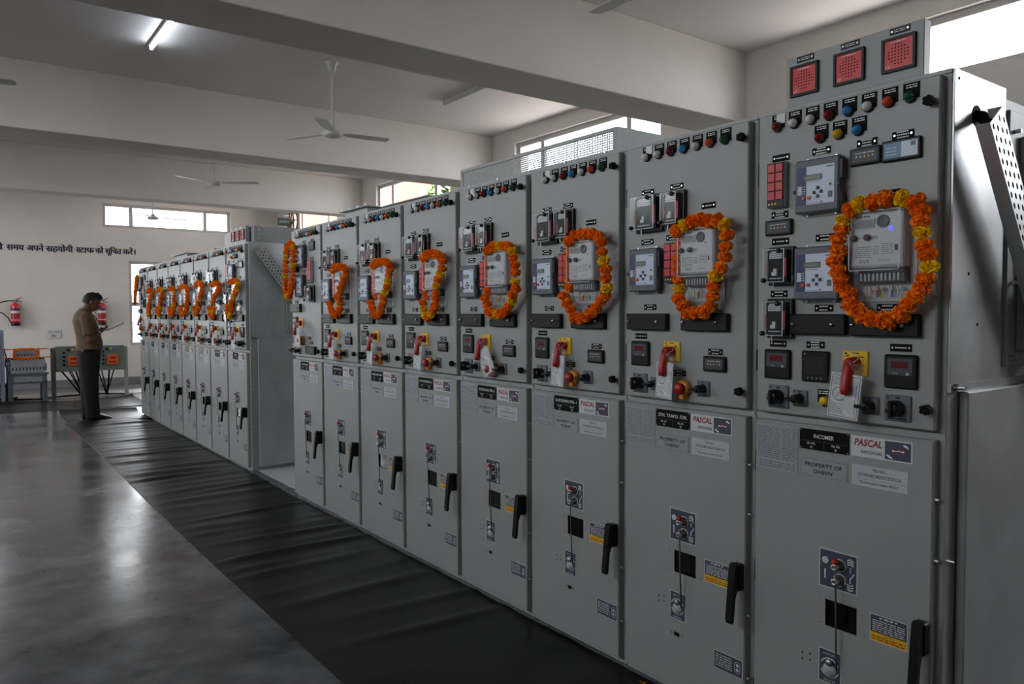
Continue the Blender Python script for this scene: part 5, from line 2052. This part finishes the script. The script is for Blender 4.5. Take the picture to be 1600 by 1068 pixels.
for row, (n, y, z) in enumerate(((10, 14.58, 0.3282), (8, 14.87, 0.6252))):
    for i in range(n):
        x = -1.165 - 0.0235 * 2 * (n - 1) / 2 + i * 0.047
        nth = (ORD + ['ninth', 'tenth'])[i]
        lab = 'grey battery cell, %s from the charger cabinet on the %s of the rack' % (nth, 'lower shelf' if row == 0 else 'raised back shelf')
        b = thing('battery_cell', lab, 'battery', (x, y, z), group='lower shelf battery cells' if row == 0 else 'back shelf battery cells')
        if row:
            b.scale = (1, 1, 0.6)
        ob('case', cached('cell_case', cell), b)
        ob('terminal', cached('cell_term', terminals), b)
g = thing('marigold_garland', 'orange marigold garland looped over the battery cells', 'garland', (-1.165, 14.50, 0))
rd = random.Random(77)
pts = []
for i in range(26):
    a = 2 * pi * i / 26
    pts.append((-0.03 + 0.165 * cos(a), -0.02, 0.785 + 0.085 * sin(a) + 0.012 * sin(3 * a), i in (3, 9, 20)))
blooms(g, pts, rd, 0.004, 0.85)
for z, xa, xb in ((0.865, -0.33, 0.27), (0.725, -0.32, 0.33)):
    n = int((xb - xa) / 0.028)
    blooms(g, [(xa + (xb - xa) * i / n, -0.005, z - 0.012 * sin(pi * i / n), False) for i in range(n + 1)], rd, 0.003, 0.55, False)
ob('thread', MB().tube([(-0.33, -0.005, 0.865), (0, -0.005, 0.853), (0.27, -0.005, 0.865), (0.36, 0.1, 0.80)], 0.004, REDD, 5).tube([(-0.32, -0.005, 0.725), (0, -0.005, 0.713), (0.36, -0.005, 0.725)], 0.004, REDD, 5), g)
g = thing('jumper_cable', 'black jumper cable hanging at the end of the battery rack', 'cable', (-1.49, 14.52, 0.0))
ob('cable_run', MB().tube([(0.0, 0, 0.86), (0.03, 0, 0.74), (0.01, 0, 0.62), (0.06, 0, 0.50), (0.04, 0.02, 0.35), (0.02, 0.02, 0.02)], 0.010, BLACK, 7), g)
ob('terminal_lug', MB().cyl((0, 0, 0.83), (0, 0, 0.87), 0.016, BLACK, n=10), g)
g = thing('floor_cable', 'black cables lying loose on the trench covers behind the rack', 'cable', (-1.0, 14.85, 0.0))
ob('cable_run', MB().tube([(-0.9, 0.0, 0.012), (-0.3, 0.10, 0.012), (0.0, -0.05, 0.012), (0.4, 0.05, 0.03), (0.9, 0.08, 0.035), (1.3, 0.0, 0.012)], 0.013, BLACK, 7), g)
ob('cable_coil', MB().tube([(-0.45 + 0.14 * cos(t), -0.1 + 0.1 * sin(t), 0.02 + 0.004 * t) for t in [i * 0.6 for i in range(22)]], 0.012, BLACK, 6), g)

CHG = mat('charger_paint', (150, 162, 182), 0.45)
g = thing('charger_cabinet', 'pale blue grey charger cabinet beside the battery rack', 'cabinet', (-1.83, 14.62, 0))
ob('enclosure', MB().box(-0.36, 0.345, -0.12, 0.34, 0.30, 1.17, CHG, 0.006), g)
for x in (-0.33, 0.315):
    for y in (-0.09, 0.31):
        ob('leg', MB().box(x - 0.025, x + 0.025, y - 0.025, y + 0.025, 0, 0.305, CHG), g)
ob('door', MB().box(-0.32, 0.30, -0.135, -0.12, 0.34, 1.13, CHG, 0.004), g)
ob('display', MB().box(0.20, 0.28, -0.142, -0.135, 0.86, 0.95, NAVY), g)
for z in (1.06, 1.01, 0.62):
    ob('push_button', cached('chg_btn', lambda: MB().cyl((0, 0, 0), (0, -0.02, 0), 0.016, DGREY, n=10)), g, (0.265, -0.135, z))
for i in range(4):
    ob('cable', MB().tube([(0.28 + 0.02 * i, -0.02, 0.31), (0.33 + 0.03 * i, -0.03, 0.20), (0.36 + 0.02 * i, -0.02 + 0.03 * i, 0.015)], 0.011, REDD if i < 2 else BLACK, 6), g)

# exhaust fan in the far high window of the right wall
RUST = mat('rusty_frame', (92, 62, 44), 0.7, vary=0.2, scale=15)
MOT = mat('motor_green_grey', (54, 62, 58), 0.5)
g = thing('exhaust_fan', 'dark exhaust fan with brown ring frame in the far high window', 'exhaust fan', (XR - 0.02, 15.98, 3.39))
mb = MB()
n = 24
vs = []
for i in range(n):
    a = 2 * pi * i / n
    for x, r in ((-0.02, 0.20), (0.04, 0.20), (0.04, 0.235), (-0.02, 0.235)):
        vs.append((x, r * cos(a), r * sin(a)))
fs = [(i * 4 + q, ((i + 1) % n) * 4 + q, ((i + 1) % n) * 4 + (q + 1) % 4, i * 4 + (q + 1) % 4) for i in range(n) for q in range(4)]
mb.add(vs, fs, RUST, True)
ob('ring_frame', mb, g)
mb = MB()
for s in (-1, 1):
    mb.box(-0.02, 0.03, s * 0.24 - 0.022, s * 0.24 + 0.022, -0.245, 0.24, RUST)
ob('side_posts', mb, g)
ob('bracket', MB().tube([(0.0, 0.22, 0.10), (-0.12, 0.10, 0.02), (-0.22, 0.0, 0.0)], 0.012, RUST, 6).tube([(0.0, -0.22, 0.02), (-0.14, -0.08, 0.0), (-0.22, 0.0, 0.0)], 0.012, RUST, 6).tube([(-0.2, 0, 0), (-0.2, 0.05, 0.12), (-0.05, 0.16, 0.15)], 0.008, LGREY, 6), g)
ob('motor', MB().cyl((-0.36, 0, -0.02), (-0.12, 0, -0.02), 0.085, MOT, n=18).cyl((-0.38, 0, -0.02), (-0.36, 0, -0.02), 0.06, MOT, n=18), g)
for i in range(4):
    a = radians(20 + 90 * i)
    ob('blade', MB().add([(-0.10, 0.03 * cos(a), 0.03 * sin(a)), (-0.06, 0.18 * cos(a - 0.3), 0.18 * sin(a - 0.3)), (-0.13, 0.18 * cos(a + 0.35), 0.18 * sin(a + 0.35))], [(0, 1, 2)], MOT), g)
# ------------------------------------------------------------------ the standing man
SKIN = mat('skin', (112, 72, 54), 0.55, vary=0.05, scale=30)
SHIRT = mat('khaki_shirt', (104, 84, 62), 0.85, vary=0.08, scale=18, bump=0.2, bscale=60)
TROUS = mat('charcoal_trousers', (28, 26, 25), 0.85, vary=0.1, scale=14, bump=0.25, bscale=40)
HAIR = mat('black_hair', (18, 16, 15), 0.6, bump=0.6, bscale=120)
SHOE = mat('black_shoes', (22, 20, 20), 0.4)


def loft(mb, rings, n=18, m=SKIN):
    """rings: (centre, axis direction, half width along fwd, half width across); closed at both ends"""
    vs = []
    for c, d, rf, rl in rings:
        d = Vector(d).normalized()
        a = Vector((0, 1, 0))
        f = a.cross(d).normalized()
        for i in range(n):
            t = 2 * pi * i / n
            vs.append(Vector(c) + f * rf * cos(t) + a * rl * sin(t))
    k = len(rings)
    fs = [(i * n + j, i * n + (j + 1) % n, (i + 1) * n + (j + 1) % n, (i + 1) * n + j) for i in range(k - 1) for j in range(n)]
    fs += [tuple(range(n))[::-1], tuple(range((k - 1) * n, k * n))]
    return mb.add(vs, fs, m, True)


def fuse(mb, name, m, voxel, smooth=4):
    """fuse overlapping lofts into one continuous skin"""
    me = mb.mesh(name)
    o = bpy.data.objects.new('fuse', me)
    COL.objects.link(o)
    r = o.modifiers.new('r', 'REMESH')
    r.mode = 'VOXEL'
    r.voxel_size = voxel
    r.use_smooth_shade = True
    s = o.modifiers.new('s', 'SMOOTH')
    s.iterations = smooth
    s.factor = 0.5
    bpy.context.view_layer.update()
    me2 = bpy.data.meshes.new_from_object(o.evaluated_get(bpy.context.evaluated_depsgraph_get()))
    bpy.data.objects.remove(o)
    me2.materials.clear()
    me2.materials.append(m)
    me2.name = name
    for p in me2.polygons:
        p.use_smooth = True
        p.material_index = 0
    return me2


PIV = Vector((-0.015, 0, 1.52))
BOW = Matrix.Rotation(radians(24), 3, 'Y')


def bow(mb, i0=0):
    for i in range(i0, len(mb.v)):
        mb.v[i] = tuple(PIV + BOW @ (Vector(mb.v[i]) - PIV))
    return mb


man = thing('person', 'man in khaki shirt and dark trousers standing on a mat reading a clipboard', 'person', (-0.685, 11.42, 0.006))
LEG = 0.095
# limbs: shoulder, elbow, wrist (fwd, lateral, up); the camera sees his right side (y < 0)
ARM = {-1: ((-0.055, -0.195, 1.375), (-0.030, -0.235, 1.075), (0.118, -0.105, 1.175)),
       1: ((-0.055, 0.195, 1.375), (-0.020, 0.235, 1.085), (0.125, 0.100, 1.180))}
Z = (0, 0, 1)
b = MB()
# torso, neck, head
loft(b, [((-0.015, 0, 0.86), Z, 0.125, 0.165), ((-0.015, 0, 0.95), Z, 0.125, 0.165), ((0.0, 0, 1.05), Z, 0.130, 0.160), ((-0.02, 0, 1.20), Z, 0.125, 0.165),
         ((-0.05, 0, 1.33), (-.1, 0, 1), 0.115, 0.18), ((-0.055, 0, 1.40), (.1, 0, 1), 0.095, 0.16), ((-0.03, 0, 1.445), (.4, 0, 1), 0.065, 0.09),
         ((-0.015, 0, 1.48), (.4, 0, 1), 0.058, 0.058), ((0.004, 0, 1.54), (.4, 0, 1), 0.058, 0.056)])
hd = Vector((0.022, 0, 1.588))
h0 = len(b.v)
b.sphere(tuple(hd + Vector((-0.012, 0, 0.018))), 0.104, SKIN, 20, 14, (0.98, 0.76, 0.98))
b.sphere(tuple(hd + Vector((0.028, 0, -0.022))), 0.1, SKIN, 18, 12, (0.70, 0.62, 0.80))
loft(b, [(tuple(hd + Vector((0.03, 0, -0.03))), (.5, 0, -1), 0.06, 0.055), (tuple(hd + Vector((0.055, 0, -0.075))), (.5, 0, -1), 0.042, 0.042), (tuple(hd + Vector((0.062, 0, -0.095))), (.5, 0, -1), 0.026, 0.028)])
loft(b, [(tuple(hd + Vector((0.088, 0, 0.010))), (.25, 0, -1), 0.010, 0.010), (tuple(hd + Vector((0.106, 0, -0.018))), (.3, 0, -1), 0.014, 0.013), (tuple(hd + Vector((0.110, 0, -0.030))), (.2, 0, -1), 0.013, 0.017), (tuple(hd + Vector((0.100, 0, -0.038))), (0, 0, -1), 0.010, 0.012)], 10)
for s in (-1, 1):
    b.sphere((hd.x - 0.018, s * 0.079, hd.z - 0.006), 0.03, SKIN, 12, 8, (0.62, 0.34, 1.05))
b.sphere((hd.x + 0.092, 0, hd.z - 0.056), 0.018, SKIN, 10, 6, (0.7, 1.2, 0.45))
bow(b, h0)
# legs
for s in (-1, 1):
    fx = 0.03 if s < 0 else 0.0
    loft(b, [((-0.01, s * 0.085, 0.93), Z, 0.10, 0.085), ((-0.012, s * 0.088, 0.75), Z, 0.088, 0.080), ((0.0, s * 0.09, 0.50), Z, 0.062, 0.060), ((-0.02 + fx, s * 0.09, 0.36), Z, 0.060, 0.056),
             ((-0.03 + fx, s * 0.09, 0.12), Z, 0.042, 0.040), ((-0.03 + fx, s * 0.09, 0.05), Z, 0.045, 0.040)])
    loft(b, [((-0.075 + fx, s * 0.09, 0.045), (1, 0, 0), 0.035, 0.035), ((0.02 + fx, s * 0.095, 0.045), (1, 0, -.1), 0.038, 0.042), ((0.12 + fx, s * 0.105, 0.03), (1, 0, 0), 0.022, 0.042), ((0.165 + fx, s * 0.108, 0.026), (1, 0, 0), 0.014, 0.028)])
# arms and hands
for s, (sh, el, wr) in ARM.items():
    sh, el, wr = Vector(sh), Vector(el), Vector(wr)
    d1, d2 = (el - sh), (wr - el)
    b.sphere(tuple(sh), 0.062, SKIN, 12, 8)
    b.tube([sh, sh.lerp(el, 0.4), sh.lerp(el, 0.8), el, el.lerp(wr, 0.25), el.lerp(wr, 0.6), wr], [0.056, 0.052, 0.045, 0.042, 0.044, 0.036, 0.027], SKIN, 14)
    # palm: runs on from the wrist towards the board, fingers curl round its lower edge
    h = d2.normalized()
    side = Vector((0, -s, 0))                       # towards the body's midline
    side = (side - h * side.dot(h)).normalized()
    up = h.cross(side) * (1 if s < 0 else -1)
    if up.z < 0:
        up = -up
    pc = [wr, wr + h * 0.035, wr + h * 0.07, wr + h * 0.095]
    for q in (-1.2, -0.4, 0.4, 1.2):
        b.tube([p + side * q * 0.016 for p in pc], [0.015, 0.0165, 0.016, 0.012], SKIN, 8)
    for i, ln in enumerate((0.066, 0.078, 0.074, 0.058)):
        q = (1.35, 0.45, -0.45, -1.35)[i]
        k0 = wr + h * 0.09 + side * q * 0.0165
        k1 = k0 + h * ln * 0.45 - up * 0.004
        k2 = k1 + h * ln * 0.28 + up * 0.012
        k3 = k2 + up * ln * 0.26 + h * 0.004
        b.tube([k0 - h * 0.02, k0, k1, k2, k3], [0.0095, 0.0092, 0.0085, 0.0080, 0.0062], SKIN, 8)
    t0 = wr + h * 0.025 + side * 0.022 + up * 0.006
    b.tube([t0, t0 + h * 0.028 + side * 0.018 + up * 0.014, t0 + h * 0.055 + side * 0.014 + up * 0.022, t0 + h * 0.075 + side * 0.004 + up * 0.022], [0.0135, 0.0115, 0.0098, 0.0070], SKIN, 8)
ob('body', fuse(b, 'body', SKIN, 0.0055, 3), man)

# khaki shirt with short sleeves
b = MB()
loft(b, [((-0.015, 0, 0.925), Z, 0.150, 0.185), ((-0.005, 0, 0.96), Z, 0.160, 0.188), ((0.004, 0, 1.03), Z, 0.156, 0.178), ((-0.008, 0, 1.12), Z, 0.148, 0.178), ((-0.034, 0, 1.24), (-.1, 0, 1), 0.142, 0.188),
         ((-0.055, 0, 1.34), (-.05, 0, 1), 0.135, 0.200), ((-0.060, 0, 1.405), (.1, 0, 1), 0.110, 0.175), ((-0.042, 0, 1.445), (.35, 0, 1), 0.082, 0.112), ((-0.018, 0, 1.475), (.5, 0, 1), 0.070, 0.072)], 24)
for s, (sh, el, wr) in ARM.items():
    sh, el = Vector(sh), Vector(el)
    b.sphere(tuple(sh), 0.079, SHIRT, 14, 9)
    b.tube([sh, sh.lerp(el, 0.35), sh.lerp(el, 0.70), sh.lerp(el, 0.80)], [0.078, 0.074, 0.072, 0.066], SHIRT, 16)
ob('shirt', fuse(b, 'shirt', SHIRT, 0.008, 5), man)
mb = MB()
loft(mb, [((0.000, 0, 1.472), (.5, 0, 1), 0.068, 0.073), ((-0.010, 0, 1.498), (.5, 0, 1), 0.069, 0.073)], 20, SHIRT)
mb.add([(0.055, -0.03, 1.475), (0.085, -0.045, 1.42), (0.095, -0.012, 1.40), (0.07, -0.004, 1.455)], [(0, 1, 2, 3)], SHIRT)
mb.add([(0.055, 0.03, 1.475), (0.085, 0.045, 1.42), (0.095, 0.012, 1.40), (0.07, 0.004, 1.455)], [(0, 1, 2, 3)], SHIRT)
ob('collar', mb, man)

# trousers
b = MB()
loft(b, [((-0.012, 0, 0.80), Z, 0.128, 0.172), ((-0.012, 0, 0.88), Z, 0.146, 0.180), ((-0.008, 0, 0.95), Z, 0.148, 0.180)], 22)
for s in (-1, 1):
    fx = 0.03 if s < 0 else 0.0
    loft(b, [((-0.01, s * 0.088, 0.90), Z, 0.132, 0.094), ((-0.014, s * 0.092, 0.74), Z, 0.122, 0.092), ((-0.012, s * 0.094, 0.50), Z, 0.098, 0.080), ((-0.02 + fx * 0.6, s * 0.095, 0.30), Z, 0.090, 0.078),
             ((-0.02 + fx, s * 0.095, 0.10), Z, 0.084, 0.074), ((-0.02 + fx, s * 0.095, 0.045), Z, 0.090, 0.074)], 20)
ob('trousers', fuse(b, 'trousers', TROUS, 0.009, 4), man)
mb = MB()
loft(mb, [((-0.008, 0, 0.925), Z, 0.153, 0.187), ((-0.008, 0, 0.958), Z, 0.155, 0.188)], 24, BLACK)
mb.box(-0.115, -0.085, -0.178, -0.160, 0.925, 0.958, STEEL, 0.003)
ob('belt', mb, man)
for s in (-1, 1):
    fx = 0.03 if s < 0 else 0.0
    b = MB()
    loft(b, [((-0.095 + fx, s * 0.092, 0.045), (1, 0, 0), 0.040, 0.036), ((-0.06 + fx, s * 0.092, 0.055), (1, 0, 0), 0.052, 0.045), ((0.04 + fx, s * 0.098, 0.050), (1, 0, -.2), 0.046, 0.050),
             ((0.13 + fx, s * 0.106, 0.036), (1, 0, -.1), 0.032, 0.052), ((0.19 + fx, s * 0.110, 0.026), (1, 0, 0), 0.022, 0.036), ((0.205 + fx, s * 0.110, 0.024), (1, 0, 0), 0.014, 0.018)], 14)
    b.box(-0.10 + fx, 0.19 + fx, s * 0.1 - 0.038, s * 0.1 + 0.038, 0.0, 0.012, SHOE, 0.004)
    ob('shoe', fuse(b, 'shoe', SHOE, 0.007, 2), man)

# hair: a cap over crown and nape, ragged at the fringe
mb = MB()
rd = random.Random(4)
n, k = 30, 16
vs = []
hc = hd + Vector((-0.014, 0, 0.022))
for j in range(k + 1):
    p = pi * j / k
    for i in range(n):
        a = 2 * pi * i / n
        v = Vector((sin(p) * cos(a), sin(p) * sin(a), cos(p)))
        vs.append(hc + Vector((v.x * 0.112, v.y * 0.090, v.z * 0.111)) * (1 + 0.035 * rd.uniform(-1, 1)))
fs = []
for j in range(k):
    for i in range(n):
        a = 2 * pi * (i + 0.5) / n
        p = pi * (j + 0.5) / k
        x, z = sin(p) * cos(a), cos(p)
        if z > 0.42 or (x < 0.18 and z > -0.05) or (x < -0.35 and z > -0.62):
            fs.append((j * n + i, (j + 1) * n + i, (j + 1) * n + (i + 1) % n, j * n + (i + 1) % n))
mb.add(vs, fs, HAIR, True)
for i in range(60):
    a, p = rd.uniform(-1.2, 1.2), rd.uniform(0.1, 1.05)
    d = Vector((sin(p) * cos(a), sin(p) * sin(a), cos(p)))
    c = hc + Vector((d.x * 0.110, d.y * 0.088, d.z * 0.109))
    mb.tube([c, c + d * 0.016 + Vector((0.012, 0, 0.004))], [0.007, 0.002], HAIR, 5)
ob('hair', bow(mb), man)
for s in (-1, 1):
    mb = MB().sphere((hd.x + 0.078, s * 0.031, hd.z + 0.004), 0.0105, WHITEP, 10, 8).sphere((hd.x + 0.0845, s * 0.032, hd.z + 0.001), 0.0058, BLACK, 8, 6)
    ob('eye', bow(mb), man)
    ob('eyebrow', bow(MB().tube([(hd.x + 0.084, s * 0.016, hd.z + 0.024), (hd.x + 0.084, s * 0.034, hd.z + 0.027), (hd.x + 0.070, s * 0.050, hd.z + 0.021)], [0.004, 0.0045, 0.002], HAIR, 6)), man)
ob('lips', bow(MB().tube([(hd.x + 0.098, -0.020, hd.z - 0.058), (hd.x + 0.107, 0, hd.z - 0.056), (hd.x + 0.098, 0.020, hd.z - 0.058)], [0.003, 0.005, 0.003], mat('lips', (110, 60, 52), 0.5), 6)), man)
wr, el = Vector(ARM[-1][2]), Vector(ARM[-1][1])
c, d = wr.lerp(el, 0.14), (el - wr).normalized()
ob('wrist_watch', MB().cyl(tuple(c - d * 0.011), tuple(c + d * 0.011), 0.0335, STEEL, n=18), man)

# the clipboard in his hands
g = thing('clipboard', 'dark clipboard with white paper held open by the standing man', 'clipboard', (-0.685 + 0.298, 11.42, 1.246), (0, radians(-25), 0))
ob('board', MB().box(-0.110, 0.118, -0.105, 0.105, -0.004, 0.004, BLACKG, 0.002), g)
ob('paper', MB().box(-0.104, 0.106, -0.097, 0.097, 0.0042, 0.0062, PAPER), g)
ob('clip', MB().box(0.094, 0.116, -0.045, 0.045, 0.0063, 0.013, STEEL, 0.002), g)
